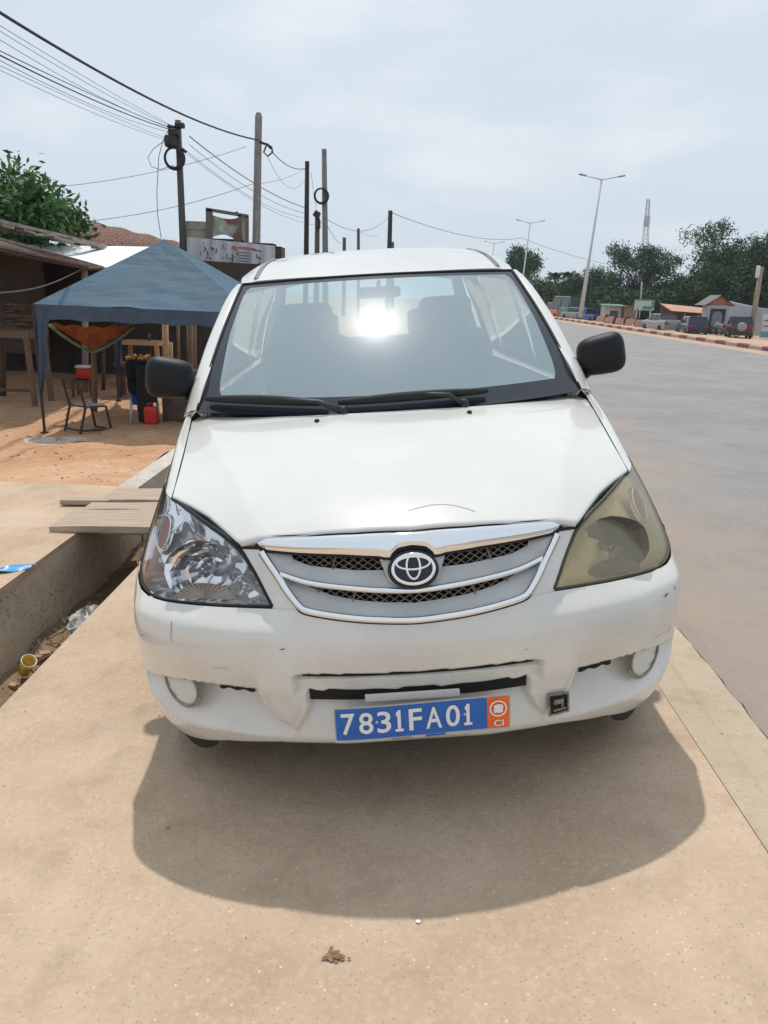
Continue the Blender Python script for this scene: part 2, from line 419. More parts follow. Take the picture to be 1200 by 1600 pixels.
# ---- fenders
def zsh(y): return lin([.55,.60,.75,.95,1.18],[.878,.885,.937,.985,1.028], y)
def fender(s):
    mb = MB()
    yt = [.60+(1.18-.60)*k/24 for k in range(25)]
    rows = []
    for j in range(13):
        t = j/12; row = []
        for k, y in enumerate(yt):
            q = k/24; ya = .468+(1.12-.468)*q
            A = Vector((pchip([g[1] for g in G], [g[0] for g in G], ya)+.003, ya, pchip([g[1] for g in G], [g[2] for g in G], ya)-.001))
            z = zsh(y); B = S(usolve(y, z), z)
            C = (A+B)/2+Vector((.018, 0, .012*(.3+q)))
            row.append(A*(1-t)**2+C*2*t*(1-t)+B*t*t)
        rows.append(row)
    mb.grid([[Vector((s*p.x, p.y, p.z)) for p in r] for r in rows])
    rows = []
    for j in range(17):
        t = j/16; row = []
        for k in range(25):
            q = k/24
            y_top = .60+.58*q; z_t = zsh(y_top); z = .692+(z_t-.692)*t
            yl = S(.957+.020*(z-.69)/.195, z).y; y = yl+(1.18-yl)*q
            p = S(usolve(y, z), z); row.append(Vector((s*p.x, p.y, z)))
        rows.append(row)
    mb.grid(rows)
    rows = []
    ya = [.42+(1.18-.42)*k/40 for k in range(41)]
    for j in range(11):
        t = j/10; row = []
        for y in ya:
            zl = .31+math.sqrt(max(.365**2-(y-.735)**2, 0)) if abs(y-.735) < .365 else (.25 if y > .8 else .60)
            zl = max(zl, .25); z = zl+(.692-zl)*t; p = S(usolve(y, z), z); row.append(Vector((s*(p.x+.006*(1-ss(0, .25, t))), p.y, z)))
        rows.append(row)
    mb.grid(rows)
    mb.grid([rows[0], [p-Vector((s*.05, 0, 0)) for p in rows[0]]])
    return mb.build('fender', M['paint'], CAR, True, (0, .9, .4))
fender(1); fender(-1)
# ---- doors, quarters, tail as sheets of the side surface
def side_panel(name, y0, y1, s, arch=None):
    mb = MB(); n = max(6, int((y1-y0)/.04)); rows = []
    for j in range(19):
        t = j/18; row = []
        for k in range(n+1):
            y = y0+(y1-y0)*k/n; zl = .25
            if arch and abs(y-arch) < .365: zl = max(zl, .31+math.sqrt(.365**2-(y-arch)**2))
            z = zl+(1.03-zl)*t; p = S(usolve(y, z), z); row.append(Vector((s*p.x, p.y, z)))
        rows.append(row)
    mb.grid(rows); return mb.build(name, M['paint'], CAR, True, (0, (y0+y1)/2, .4))
for s in (-1, 1):
    d1 = side_panel('door', 1.185, 2.165, s); d2 = side_panel('door', 2.17, 3.09, s); side_panel('rear_quarter', 3.095, 3.70, s, 3.39)
    for dd, y in ((d1, 2.02), (d2, 2.95)):
        mb = MB(); mb.tube([(s*.862, y-.09, .86), (s*.885, y-.06, .865), (s*.885, y+.04, .865), (s*.862, y+.07, .86)], .012, 8); mb.build('handle', M['paint'], dd, True)
mb = MB()
mb.grid([[Vector((s_*S(u, z).x, S(u, z).y, z)) for s_, u in [(-1, 4.22+.98*k/14) for k in range(15)]+[(1, 5.2-.98*k/14) for k in range(1, 15)]] for z in [.28+.75*j/12 for j in range(13)]])
mb.build('tailgate', M['paint'], CAR, True, (0, 3, .6))
# ---- underbody, wheel wells
mb = MB()
mb.box((0, .52, .36), (1.00, .50, .22)); mb.box((0, 2.2, .33), (1.50, 2.2, .18)); mb.box((0, 3.4, .36), (1.1, .9, .2)); mb.box((0, .62, .62), (1.0, .55, .30))
mb.box((0, 1.30, .60), (1.54, .06, .70)); mb.box((0, .30, .47), (.9, .10, .28))
mb.build('underbody', M['dark'], CAR, bevel=.02)
def wheel(x, y, s, st=0.0):
    w = empty('wheel'); w.parent = CAR; w.location = (x, y, .305); w.rotation_euler = (0, 0, st)
    mb = MB(); pr = [(.19,-.085),(.235,-.095),(.285,-.092),(.300,-.075),(.305,-.05),(.3055,-.022),(.297,-.020),(.297,-.014),(.3055,-.012),(.306,.012),(.297,.014),(.297,.020),(.3055,.022),(.305,.05),(.300,.075),(.285,.092),(.235,.095),(.19,.085)]
    mb.lathe(pr, axis='x', n=48); mb.build('tyre', M['tyre'], w, True)
    mb = MB(); o = s*.07
    mb.lathe([(.0001,o*.75),(.03,o*.75),(.045,o*.55),(.12,o*.35),(.17,o*.6),(.185,o),(.195,o*1.2),(.19,-o)], axis='x', n=30); mb.build('rim', M['chrome_dull'], w, True)
wheel(.735, .735, 1, R(0)); wheel(-.735, .735, -1); wheel(.735, 3.39, 1); wheel(-.735, 3.39, -1)

# ---- roof, rails, pillars
RYY = [1.60,1.69,1.85,2.05,2.3,2.6,3.2,3.7,3.98]; RZZ = [1.492,1.530,1.582,1.630,1.664,1.684,1.682,1.650,1.60]
def RZ(x, y):
    a = abs(x); z = pchip(RYY, RZZ, y)-.032*(a/.55)**2.4
    if a > .545: z -= (a-.545)*.20+((a-.545)/.11)**2*.018
    return z
def yroof(x): return 1.695+.11*(x/.6)**2
def xrail(y): return lin([1.80,2.1,2.6,3.4,3.98],[.645,.650,.645,.63,.60], y)
mb = MB(); rows = []
for j in range(41):
    t = j/40; row = []
    for i in range(-30, 31):
        a = i/30; y0 = yroof(a*.62); y = y0+(3.98-y0)*t**1.2; x = a*(.622+(xrail(y)-.622)*ss(0, .25, t)); row.append(Vector((x, y, RZ(x, y))))
    rows.append(row)
mb.grid(rows); mb.grid([rows[0], [p+Vector((0, .008, -.02)) for p in rows[0]]])
roof = mb.build('roof', M['paint'], CAR, True, (0, 2.6, 1.0))
for s in (-1, 1):
    mb = MB(); r1, r2 = [], []
    for k in range(31):
        y = 1.815+2.1*k/30; xd = lin([1.80,2.0,2.35,3.0,4.0],[.549,.538,.520,.515,.50], y)
        r1.append(Vector((s*(xd-.010), y, RZ(xd-.010, y)+.0035))); r2.append(Vector((s*(xd+.011), y, RZ(xd+.011, y)+.0035)))
    mb.grid([r1, [(a+b)/2+Vector((0, 0, .003)) for a, b in zip(r1, r2)], r2]); mb.build('roof_moulding', M['drip'] if 'drip' in M else mat('drip_moulding', (.16, .155, .15), .5), roof, True)
PI_ = [(.722,1.085,1.062),(.704,1.150,1.136),(.690,1.25,1.195),(.668,1.42,1.300),(.640,1.62,1.42),(.622,1.755,1.488),(.602,1.800,1.522)]
PO_ = [(.790,1.16,1.035),(.762,1.21,1.128),(.748,1.31,1.195),(.725,1.47,1.300),(.690,1.66,1.418),(.668,1.80,1.483),(.646,1.86,1.512)]
def smooth_curve(P, n):
    ts = list(range(len(P))); return [Vector([pchip(ts, [p[c] for p in P], (len(P)-1)*k/n) for c in range(3)]) for k in range(n+1)]
def mir(p, s): return Vector((s*p[0], p[1], p[2]))
for s in (-1, 1):
    A, B = smooth_curve(PI_, 24), smooth_curve(PO_, 24); mb = MB()
    C = [(a+b)/2+Vector((.010, -.012, .012)) for a, b in zip(A, B)]
    rows = []
    for t in [k/8 for k in range(9)]: rows.append([mir(a*(1-t)**2+c*2*t*(1-t)+b*t*t, s) for a, b, c in zip(A, B, C)])
    mb.grid(rows); mb.grid([rows[0], [p+Vector((0, .03, -.02)) for p in rows[0]]])
    # pillar foot that meets fender and cowl
    zf = zsh(1.175); BF = S(usolve(1.175, zf), zf)
    mb.poly([mir(p, s) for p in (Vector((.757, 1.12, 1.030)), BF, Vector(PO_[0])+Vector((0, 0, -.004)), Vector(PO_[0]), Vector(PI_[0]))])
    mb.build('front_pillar', M['paint'], CAR, True, (0, 1.6, 1.0))
    mb = MB(); mb.poly([mir(p, s) for p in ((.778, 1.17, 1.02), (.792, 1.50, 1.03), (.780, 1.50, 1.09), (.735, 1.42, 1.215), (.748, 1.24, 1.12))]); mb.poly([mir(p, s) for p in ((.72, .98, .995), (.785, 1.0, .96), (.785, 1.3, 1.0), (.73, 1.3, 1.02))]); mb.build('mirror_sail', M['black'], CAR)
    # side frame: rail, B, C, D posts, sill
    mb = MB()
    rail = [Vector((xrail(y), y, RZ(xrail(y), y))) for y in [1.86+(3.95-1.86)*k/20 for k in range(21)]]
    low = [Vector((p.x+.012, p.y, p.z-.055)) for p in rail]
    mb.grid([[mir(p, s) for p in rail], [mir(p, s) for p in low]])
    mb.grid([[(s*.80, 1.19, 1.025), (s*.80, 2.5, 1.03), (s*.795, 3.72, 1.03)], [(s*.792, 1.24, 1.065), (s*.79, 2.5, 1.075), (s*.782, 3.72, 1.085)]])
    for ya, yb, yc, yd in ((2.11, 2.23, 2.12, 2.22), (3.04, 3.16, 3.05, 3.15)):
        mb.poly([(s*.79, ya, 1.07), (s*.79, yb, 1.07), (s*.645, yd, RZ(.645, yd)-.012), (s*.645, yc, RZ(.645, yc)-.012)])
    mb.poly([(s*.785, 3.72, 1.03), (s*.68, 4.0, 1.03), (s*.58, 3.90, 1.56), (s*.62, 3.70, 1.575)])
    mb.build('side_frame', M['paint'], CAR, False, (0, 2.6, 1.2))
    mb = MB()
    mb.beam((s*.787, 1.24, 1.068), (s*.787, 3.72, 1.085), .012, .02)
    mb.beam((s*.72, 1.40, 1.185), (s*.632, 1.90, 1.475), .02, .02); mb.beam((s*.632, 1.92, 1.48), (s*.632, 2.25, 1.53), .02, .02)
    mb.build('door_seal', M['rubber'], CAR)
# ---- windscreen
def WS(a, b, off=0.0):
    B = Vector((.722*a, .925+.160*a*a, 1.042+.020*a*a)); T = Vector((.606*a, 1.695+.105*a*a, 1.529-.010*a*a))
    p = B.lerp(T, b); k = .030*math.sin(math.pi*min(max(b, 0), 1))*(1-.3*a*a)+off
    return p+Vector((.10*a, -.54, .84))*k
wgl, m2_, wgg = glass('windscreen_glass', tint=(.86, .95, .96), dust_veil=.36, veilcol=(.60, .76, .83), ior=1.8, grough=.006)  # bluish dust tone also paints the sky's reflection over the glass
# a film of road dust gives the sun's reflection a soft halo
nt = wgl.node_tree; g2 = nt.nodes.new('ShaderNodeBsdfGlossy'); g2.inputs['Roughness'].default_value = .24; g2.inputs['Color'].default_value = (.9, .95, 1, 1)
m3 = nt.nodes.new('ShaderNodeMixShader'); m3.inputs['Fac'].default_value = .014
nt.links.new(m2_.outputs[0], m3.inputs[1]); nt.links.new(g2.outputs[0], m3.inputs[2]); nt.links.new(m3.outputs[0], nt.nodes['Material Output'].inputs['Surface'])
def wedge_b(a):  # lower edge of the clear area
    return .085+.012*a*a
def clear(i, j):  # i,j in -1..1 / 0..1 -> windscreen a,b of clear area with rounded corners
    bl, bt = .088, .955
    b = bl+(bt-bl)*j
    am = lin([0, .04, .12, .5, .9, .97, 1], [.885, .905, .918, .945, .955, .945, .92], j)
    return i*am, b
mb = MB(); mb.grid([[WS(*clear(-1+2*i/96, j/64)) for i in range(97)] for j in range(65)])
ws = mb.build('windscreen', wgl, CAR, True, (0, 1.8, .9))
mb = MB()
def ringpt(k, n, outer):
    # walk round the rectangle
    t = k/n*4; seg = int(t) % 4; f = t-int(t)
    i, j = ((-1+2*f, 0), (1, f), (1-2*f, 1), (-1, 1-f))[seg]
    if outer: return WS(i*1.0, j, .0)
    return WS(*clear(i, j), .0)
rows = []
for w in range(7):
    t = w/6; row = []
    for k in range(240):
        tt = k/240*4; seg = int(tt) % 4; f = tt-int(tt); i, j = ((-1+2*f, 0), (1, f), (1-2*f, 1), (-1, 1-f))[seg]
        a1, b1 = clear(i, j); a = a1+(i*1.0-a1)*t; b = b1+((-.012 if j == 0 else j)-b1)*t if seg in (0, 2) else b1+(j-b1)*t
        row.append(WS(a, b, 0.0))
    rows.append(row)
mb.grid(rows, closed=True); mb.build('frit_border', M['frit'], ws, True, (0, 1.8, .9))
mb = MB(); mb.tube([WS(1.0*(-1+2*k/40), 1.0, .001) for k in range(41)], .006, 6)
for s in (-1, 1): mb.tube([WS(s*1.0, k/20, .002) for k in range(21)], .006, 6)
mb.build('windscreen_seal', M['rubber'], ws, True)
# cowl: black plastic shelf and corner covers
mb = MB(); rows = []
for t, dz in ((0, -.004), (.5, -.012), (1, -.002)):
    row = []
    for k in range(61):
        a = -1+2*k/60; h_ = H(a*.735, yrear(a*.733)-.004); w_ = WS(a*1.0, .03); p = h_.lerp(w_, t); row.append(p+Vector((0, 0, dz)))
    rows.append(row)
mb.grid(rows); mb.build('cowl', M['black'], CAR, True, (0, 1.2, .2))
CWL = mat('cowl_rubber', (.10, .09, .09), .55, col2=(.30, .26, .22), vs=30)
for s in (-1, 1):
    mb = MB()
    for q, c in ((.0, 0), (.014, 0), (.028, 0)):
        mb.tube([mir((.738-q, 1.20-q*.5, 1.125), s), mir((.736-q, 1.14, 1.088), s), mir((.722-q, 1.10, 1.058), s), mir((.70-q, 1.07, 1.043), s)], .0085, 8)
    mb.build('cowl_corner', CWL, CAR, True)
# wipers
def wiper(a0, b0, a1, b1, pa, pb, ap, bp_):
    w = empty('wiper'); w.parent = CAR
    mb = MB(); P = [WS(a0+(a1-a0)*t, b0+(b1-b0)*t, .022+.010*math.sin(math.pi*t)) for t in [k/16 for k in range(17)]]
    mb.tube(P, [.008+.011*math.sin(math.pi*k/16)**.6 for k in range(17)], 6); mb.build('blade', M['rubber'], w, True)
    mb = MB(); m_ = WS(pa, pb, .040); mb.tube([WS(ap, bp_, .01), WS(ap+.3*(pa-ap), bp_+.4*(pb-bp_), .045), m_], [.012, .009, .006], 8)
    mb.lathe([(.0001, .03), (.016, .028), (.02, 0)], WS(ap, bp_, .0), 'z', 12); mb.build('arm', M['black'], w, True)
wiper(-.955, .045, -.32, .028, -.62, .036, -.24, -.01)
wiper(-.265, .030, .49, .040, .10, .042, .36, -.012)
# interior
IN = mat('interior_trim', (.15, .155, .16), .7, var=.2, vs=12); SEAT = mat('seat_cloth', (.26, .265, .27), .9, var=.15, vs=30)
mb = MB(); mb.grid([[WS(-.96+1.92*k/20, .02, -.02) for k in range(21)], [Vector((-.66+1.32*k/20, 1.30, 1.045+.012*math.sin(k))) if False else Vector((-.68+1.36*k/20, 1.30, 1.04)) for k in range(21)],
     [Vector((-.70+1.40*k/20, 1.52, 1.045+.03*math.exp(-((k-15)/2.4)**2))) for k in range(21)], [Vector((-.70+1.40*k/20, 1.58, 1.00)) for k in range(21)], [Vector((-.70+1.40*k/20, 1.56, .70)) for k in range(21)]])
mb.box((0, 2.6, .42), (1.5, 2.2, .06)); mb.build('dashboard', IN, CAR, True)
mb = MB()
mb.lathe([(.185+.013*math.cos(t*math.pi/4), .013*math.sin(t*math.pi/4)) for t in range(9)], (.36, 1.72, 1.03), 'y', 28, rot=Matrix.Rotation(R(-28), 3, 'X'))
c_ = Vector((.36, 1.72, 1.03)); mb.beam(c_+Vector((-.18, 0, 0)), c_+Vector((.18, 0, 0)), .04, .02); mb.beam(c_, c_+Vector((0, -.08, -.15)), .05, .02)
mb.build('steering_wheel', M['black'], CAR, True)
def rbox(mb, c, d, r=.04, rot=None, n=4):
    # rounded box through superellipsoid
    rows = []
    for i in range(17):
        ph = -math.pi/2+math.pi*i/16; row = []
        for k in range(28):
            th = 2*math.pi*k/28
            def sp(w, e): return math.copysign(abs(w)**e, w)
            e = .35; p = Vector((sp(math.cos(ph), e)*sp(math.cos(th), e)*d[0]/2, sp(math.cos(ph), e)*sp(math.sin(th), e)*d[1]/2, sp(math.sin(ph), e)*d[2]/2))
            if rot is not None: p = rot @ p
            row.append(Vector(c)+p)
        rows.append(row)
    mb.grid(rows, closed=True)
for x in (-.37, .37):
    st = empty('seat'); st.parent = CAR
    for nm, c, d, a in (('cushion', (x, 2.10, .62), (.50, .52, .18), 4), ('backrest', (x, 2.40, .95), (.50, .16, .62), -14), ('headrest', (x, 2.44, 1.32), (.28, .12, .20), -8)):
        mb = MB(); rbox(mb, c, d, rot=Matrix.Rotation(R(a), 3, 'X')); mb.build(nm, SEAT, st, True)
mb = MB(); rbox(mb, (0, 3.25, .92), (1.25, .16, .55)); rbox(mb, (0, 3.0, .62), (1.25, .5, .18)); rbox(mb, (-.35, 3.27, 1.27), (.26, .1, .16)); rbox(mb, (.35, 3.27, 1.27), (.26, .1, .16)); mb.build('rear_bench', SEAT, CAR, True)
mb = MB(); rbox(mb, (0, 1.80, 1.455), (.20, .025, .05)); mb.tube([(0, 1.79, 1.46), (0, 1.72, 1.50)], .01, 6); mb.build('interior_mirror', M['black'], CAR, True)
# headliner
mb = MB(); mb.grid([[Vector((x, y, RZ(x, y)-.035)) for x in (-.6, -.3, 0, .3, .6)] for y in (1.80, 2.2, 2.8, 3.4, 3.9)]); mb.build('headliner', mat('headliner', (.60, .60, .57), .9), CAR, True)
sgl, _, _ = glass('side_glass', tint=(.62, .70, .68), dust_veil=.06)
for s in (-1, 1):
    for q in (((.788,1.30,1.07),(.788,2.11,1.075),(.642,2.12,1.525),(.636,1.95,1.49)), ((.788,2.23,1.075),(.787,3.04,1.08),(.642,3.05,1.565),(.642,2.22,1.54)), ((.785,3.16,1.085),(.775,3.70,1.09),(.625,3.66,1.545),(.640,3.15,1.57))):
        mb = MB(); P = [mir(p, s) for p in q]
        mb.grid([[P[0].lerp(P[1], i/4).lerp(P[3].lerp(P[2], i/4), j/4)+Vector((s*.012*math.sin(math.pi*j/4), 0, 0)) for i in range(5)] for j in range(5)])
        mb.build('side_window', sgl, CAR, True, (0, 2.6, 1.1))
mb = MB(); mb.grid([[Vector((.68*a, 4.0+.03*(1-a*a), 1.05)) for a in (-1, -.5, 0, .5, 1)], [Vector((.58*a, 3.90+.03*(1-a*a), 1.57)) for a in (-1, -.5, 0, .5, 1)]]); mb.build('rear_window', sgl, CAR, True, (0, 2.6, 1.1))
mb = MB(); mb.grid([[Vector((.60*a, 3.90+.03*(1-a*a), 1.565)) for a in (-1, -.5, 0, .5, 1)], [Vector((.60*a, 3.985, 1.60)) for a in (-1, -.5, 0, .5, 1)]]); mb.build('rear_header', M['paint'], CAR, True)

# ---- side mirrors
for s in (-1, 1):
    sm = empty('side_mirror'); sm.parent = CAR
    mb = MB(); rows = []; c = Vector((s*.842, 1.225, 1.172))
    rot = Matrix.Rotation(R(-8*s), 3, 'Y') @ Matrix.Rotation(R(-s*14), 3, 'Z')
    for i in range(21):
        ph = -math.pi/2+math.pi*i/20; row = []
        for k in range(36):
            th = 2*math.pi*k/36; sp = lambda w, e: math.copysign(abs(w)**e, w)
            x = sp(math.cos(ph), .62)*sp(math.cos(th), .55)*.093; y = sp(math.sin(ph), 1.0)*.055; z = sp(math.cos(ph), .62)*sp(math.sin(th), .60)*.080
            y = y if y < 0 else y*.5
            z *= 1.0+.12*(x*s/.093)-(0.10 if z < 0 else 0)*(x*s/.093)
            if z < 0: z *= .95
            row.append(c+rot @ Vector((x, y, z)))
        rows.append(row)
    mb.grid(rows, closed=True)
    mb.tube([c+Vector((-s*.05, .01, -.035)), Vector((s*.80, 1.27, 1.115)), Vector((s*.775, 1.29, 1.10))], [.030, .032, .040], 10)
    mb.build('housing', M['mirror_black'], sm, True)
    mb = MB(); rows = [[c+rot @ Vector((x*.078*math.sqrt(max(0, 1-abs(z)**3)), .030, z*.062)) for x in (-1, 0, 1)] for z in (-.99, -.7, -.3, 0, .3, .7, .99)]
    mb.grid(rows); mb.build('mirror_glass', M['chrome'], sm)

# ---- headlights
HB = [(.377,.661),(.48,.6565),(.57,.6515),(.70,.6425),(.78,.6415),(.83,.647),(.875,.657),(.912,.674),(.945,.700),(.962,.745),(.972,.80),(.978,.845),(.98,.881)]
HT = [(.377,.661),(.396,.695),(.415,.729),(.438,.765),(.463,.795),(.515,.824),(.572,.842),(.632,.856),(.690,.866),(.765,.8735),(.86,.878),(.93,.880),(.98,.881)]
hb = smooth_curve([(a, b, 0) for a, b in HB], 48); ht = smooth_curve([(a, b, 0) for a, b in HT], 48)
def hlp(t, v, off):
    k = t*48; i = min(int(k), 47); f = k-i; B = hb[i].lerp(hb[i+1], f); T = ht[i].lerp(ht[i+1], f); p = B.lerp(T, v); return p.x, p.y
lens_c, _, _ = glass('lens_clear', tint=(.99, .99, .99), dust_veil=.035, veilcol=(.8, .8, .8), grough=.03)
lens_y, _, _ = glass('lens_yellowed', tint=(.93, .88, .70), dust_veil=.18, veilcol=(.96, .84, .60), grough=.08)
REF = mat('reflector', (.80, .80, .82), .12, metal=1.0); REFD = mat('reflector_dull', (.16, .165, .15), .3, metal=.5)
BEZ = mat('lamp_bezel', (.95, .95, .97), .10, metal=.80); BEZY = mat('lamp_bezel_cream', (.92, .80, .56), .4, metal=.0, var=.1, vs=12); AMB = mat('indicator_pink', (.80, .34, .24), .25)
for s in (-1, 1):
    hl = empty('headlight'); hl.parent = CAR
    hl['label'] = 'clear headlight with bright reflector' if s < 0 else 'headlight with hazy yellowed lens'
    mb = MB(); rows = []
    for j in range(17):
        v = j/16; row = []
        for i in range(73):
            t = i/72; u, z = hlp(t, v, 0); e = math.sin(math.pi*v)**.5*math.sin(math.pi*min(max(t, 0), 1))**.5
            row.append(SP(s*u, z, .006*e-.002))
        rows.append(row)
    mb.grid(rows); mb.build('lens', lens_c if s < 0 else lens_y, hl, True, (0, .8, .7))
    # bowl behind
    def dep(u, z):
        d = .022+.040*ss(.40, .60, u)*(1-ss(.86, .96, u))
        return d
    mb = MB(); rows = []
    for j in range(17):
        v = j/16; row = []
        for i in range(73):
            t = .012+.976*i/72; u, z = hlp(t, .03+.94*v, 0)
            e = min(1, 6*min(v, 1-v))*min(1, 10*min(t, 1-t)); rib = (.0022*math.sin(u*520) if (z < .685 or z > .82) else .0)+(.004*math.sin(u*60+z*35)*math.sin(z*85) if s < 0 else 0)*e
            row.append(SP(s*u, z, -.006-e*(dep(u, z))+rib))
        rows.append(row)
    mb.grid(rows); mb.build('bezel', BEZ if s < 0 else BEZY, hl, True)
    # main reflector: faceted paraboloid
    c = SP(s*.585, .728, -.018); n = SN(.59, .735); n = Vector((s*n.x*.35, n.y, n.z*.2)); n.normalize()
    rot = n.to_track_quat('Z', 'Y').to_matrix()
    mb = MB(); pr = []
    NR, NT = 10, 24
    rows = []
    for i in range(NR+1):
        r = .012+.086*i/NR; row = []
        for k in range(NT):
            a = 2*math.pi*k/NT; rr = r*(1+.03*((k//2) % 2)); h = -.062*(1-(r/.098)**2)+(.006 if s < 0 else .001)*((k//3+i//3) % 2)
            x, y = rr*math.cos(a)*1.22, rr*math.sin(a)*(.92 if math.sin(a) > 0 else .85); row.append(c+rot @ Vector((x, y, h)))
        rows.append(row)
    mb.grid(rows, closed=True); mb.build('reflector', REF if s < 0 else REFD, hl, False)
    mb = MB(); mb.lathe([(.0001, .0), (.010, -.002), (.013, -.012), (.013, -.055)], c+n*.0, 'z', 14, rot=rot)
    mb.build('bulb', mat('bulb_cap', (.25, .25, .27), .2, metal=1.0), hl, True)
    # lower projector band (dark half disc with fine ribs)
    mb = MB(); rows = []
    for i in range(7):
        rr = .078*i/6; rows.append([c+n*.012+rot @ Vector((1.12*rr*math.cos(a), 0, 0))+Vector((0, 0, -.075+rr*math.sin(a)*.62))+n*.0015*math.sin(a*34) for a in [math.pi*k/48 for k in range(49)]])
    mb.grid(rows); mb.build('lower_reflector', mat('lower_reflector', (.42, .36, .30), .3, metal=.8) if s < 0 else mat('lower_reflector_dull', (.20, .20, .16), .4, metal=.6), hl, True)
    # indicator
    c2 = SP(s*.865, .788, -.030); n2 = SN(.865, .785); n2 = Vector((s*n2.x*.6, n2.y*1.2, n2.z*.3+.1)); n2.normalize(); rot2 = n2.to_track_quat('Z', 'Y').to_matrix()
    mb = MB(); mb.lathe([(.0001, -.030), (.012, -.027), (.022, -.016), (.028, -.002)], c2, 'z', 26, rot=rot2, sc_=(1.1, 1.75, 1)); ind = mb.build('indicator', AMB, hl, True)
    mb = MB(); mb.lathe([(.028, -.004), (.0285, .004), (.032, .005), (.034, .0), (.033, -.01)], c2, 'z', 30, rot=rot2, sc_=(1.1, 1.72, 1)); mb.build('indicator_ring', M['chrome'], hl, True)
    mb = MB(); out = [SP(s*p.x, p.y, .001) for p in hb]+[SP(s*p.x, p.y, .001) for p in ht[::-1]]
    mb.tube([SP(s*p.x, p.y, -.001) for p in hb], .0042, 6); mb.tube([SP(s*p.x, p.y, -.001) for p in ht], .0048, 6); mb.build('gasket', M['rubber'] if s < 0 else mat('gasket_brown', (.06, .05, .03), .6), hl, True)

# ---- grille
GR = empty('grille'); GR.parent = CAR
def ribbon(mb, pts, w, off, th=.006, side=0):
    # pts (u,z) centre line; rounded strip of width w standing off the skin
    P = [SP(u, z, off) for u, z in pts]; rows = [[] for _ in range(7)]
    for i, p in enumerate(P):
        d = P[min(i+1, len(P)-1)]-P[max(i-1, 0)]; d.normalize(); n = SN(*pts[i]); n = Vector((n.x if pts[i][0] >= 0 else -n.x, n.y, n.z)); c = d.cross(n); c.normalize()
        ww = w if not callable(w) else w(i/(len(P)-1))
        for j in range(7):
            a = math.pi*j/6; rows[j].append(p+c*(math.cos(a)*ww/2)+n*(math.sin(a)*th))
    mb.grid(rows)
def dens(P, n=60):
    Q = [P[0]]
    L_ = [0]
    for a, b in zip(P, P[1:]): L_.append(L_[-1]+math.hypot(b[0]-a[0], b[1]-a[1]))
    return [(pchip(L_, [p[0] for p in P], L_[-1]*k/n), pchip(L_, [p[1] for p in P], L_[-1]*k/n)) for k in range(n+1)]
FR = [(-.398,.792),(-.378,.765),(-.356,.735),(-.336,.705),(-.316,.680),(-.300,.663),(-.283,.655),(-.225,.645),(-.16,.637),(-.08,.630),(0,.6265)]
FR = FR+[(-a, b) for a, b in FR[-2::-1]]
mb = MB(); ribbon(mb, dens(FR, 120), .018, .001, .008); mb.build('chrome_frame', M['chrome'], GR, True)
mb = MB(); mb.tube([SP(u*1.02, z-.0085 if abs(u) < .3 else z-.004, -.001) for u, z in dens(FR, 120)], .0035, 6); mb.build('frame_seal', M['rubber'], GR, True)
MID = [(-.352,.742),(-.28,.724),(-.153,.709),(-.06,.701),(0,.699)]; MID = MID+[(-a, b) for a, b in MID[-2::-1]]
mb = MB(); ribbon(mb, dens(MID, 80), .016, -.005, .007); mb.build('chrome_strip', M['chrome'], GR, True)
# silver wing above the strip, lower valance above the frame, side cheeks
def band(z0, z1, o0, o1, n=80, um=.385):
    rows = []
    for j in range(7):
        t = j/6; rows.append([SP(um_(z0, z1, t)*(-1+2*k/n), z0(abs(um_(z0, z1, t)*(-1+2*k/n)))*(1-t)+z1(abs(um_(z0, z1, t)*(-1+2*k/n)))*t, o0*(1-t)+o1*t) for k in range(n+1)])
    return rows
def um_(z0, z1, t): return .35
mb = MB()
mb.grid(band(lambda a: lin([0,.06,.153,.28,.36],[.702,.704,.712,.727,.746], a), lambda a: lin([0,.083,.151,.221,.277,.33,.36],[.750,.752,.754,.7605,.766,.784,.796], a), -.008, -.024))
mb.build('wing', M['silver_plastic'], GR, True)
mb = MB()
def lowz(a): return lin([0,.08,.16,.225,.283,.316,.34],[.630,.633,.640,.648,.659,.681,.712], a)
rows = []
for j in range(7):
    t = j/6; rows.append([SP(.338*(-1+2*k/80), lowz(abs(.338*(-1+2*k/80)))*(1-t)+max(lin([0,.08,.15,.216,.27,.31,.338],[.667,.672,.680,.692,.710,.726,.735], abs(.338*(-1+2*k/80))), lowz(abs(.338*(-1+2*k/80)))+.003)*t, -.004-.022*t) for k in range(81)])
mb.grid(rows); mb.build('valance', M['silver_plastic'], GR, True)
# cheeks at both ends
for s in (-1, 1):
    mb = MB(); rows = []
    for k in range(13):
        z = .705+(.797-.705)*k/12; uo = lin([.66,.705,.735,.765,.792,.80],[.30,.334,.354,.376,.396,.40], z); ui = lin([.70,.742,.76,.785,.797],[.325,.338,.325,.322,.330], z)
        rows.append([SP(s*(ui+(uo-ui)*j/5), z, -.022+.020*j/5) for j in range(6)])
    mb.grid(rows); mb.build('cheek', M['silver_plastic'], GR, True)
mb = MB(); mb.grid([[SP(.385*(-1+2*k/40)*lin([.63,.68,.80],[.72,.84,1.0], z), z, -.062) for k in range(41)] for z in (.64,.66,.68,.70,.72,.74,.76,.78,.80)]); mb.build('backing', M['dark'], GR, True)
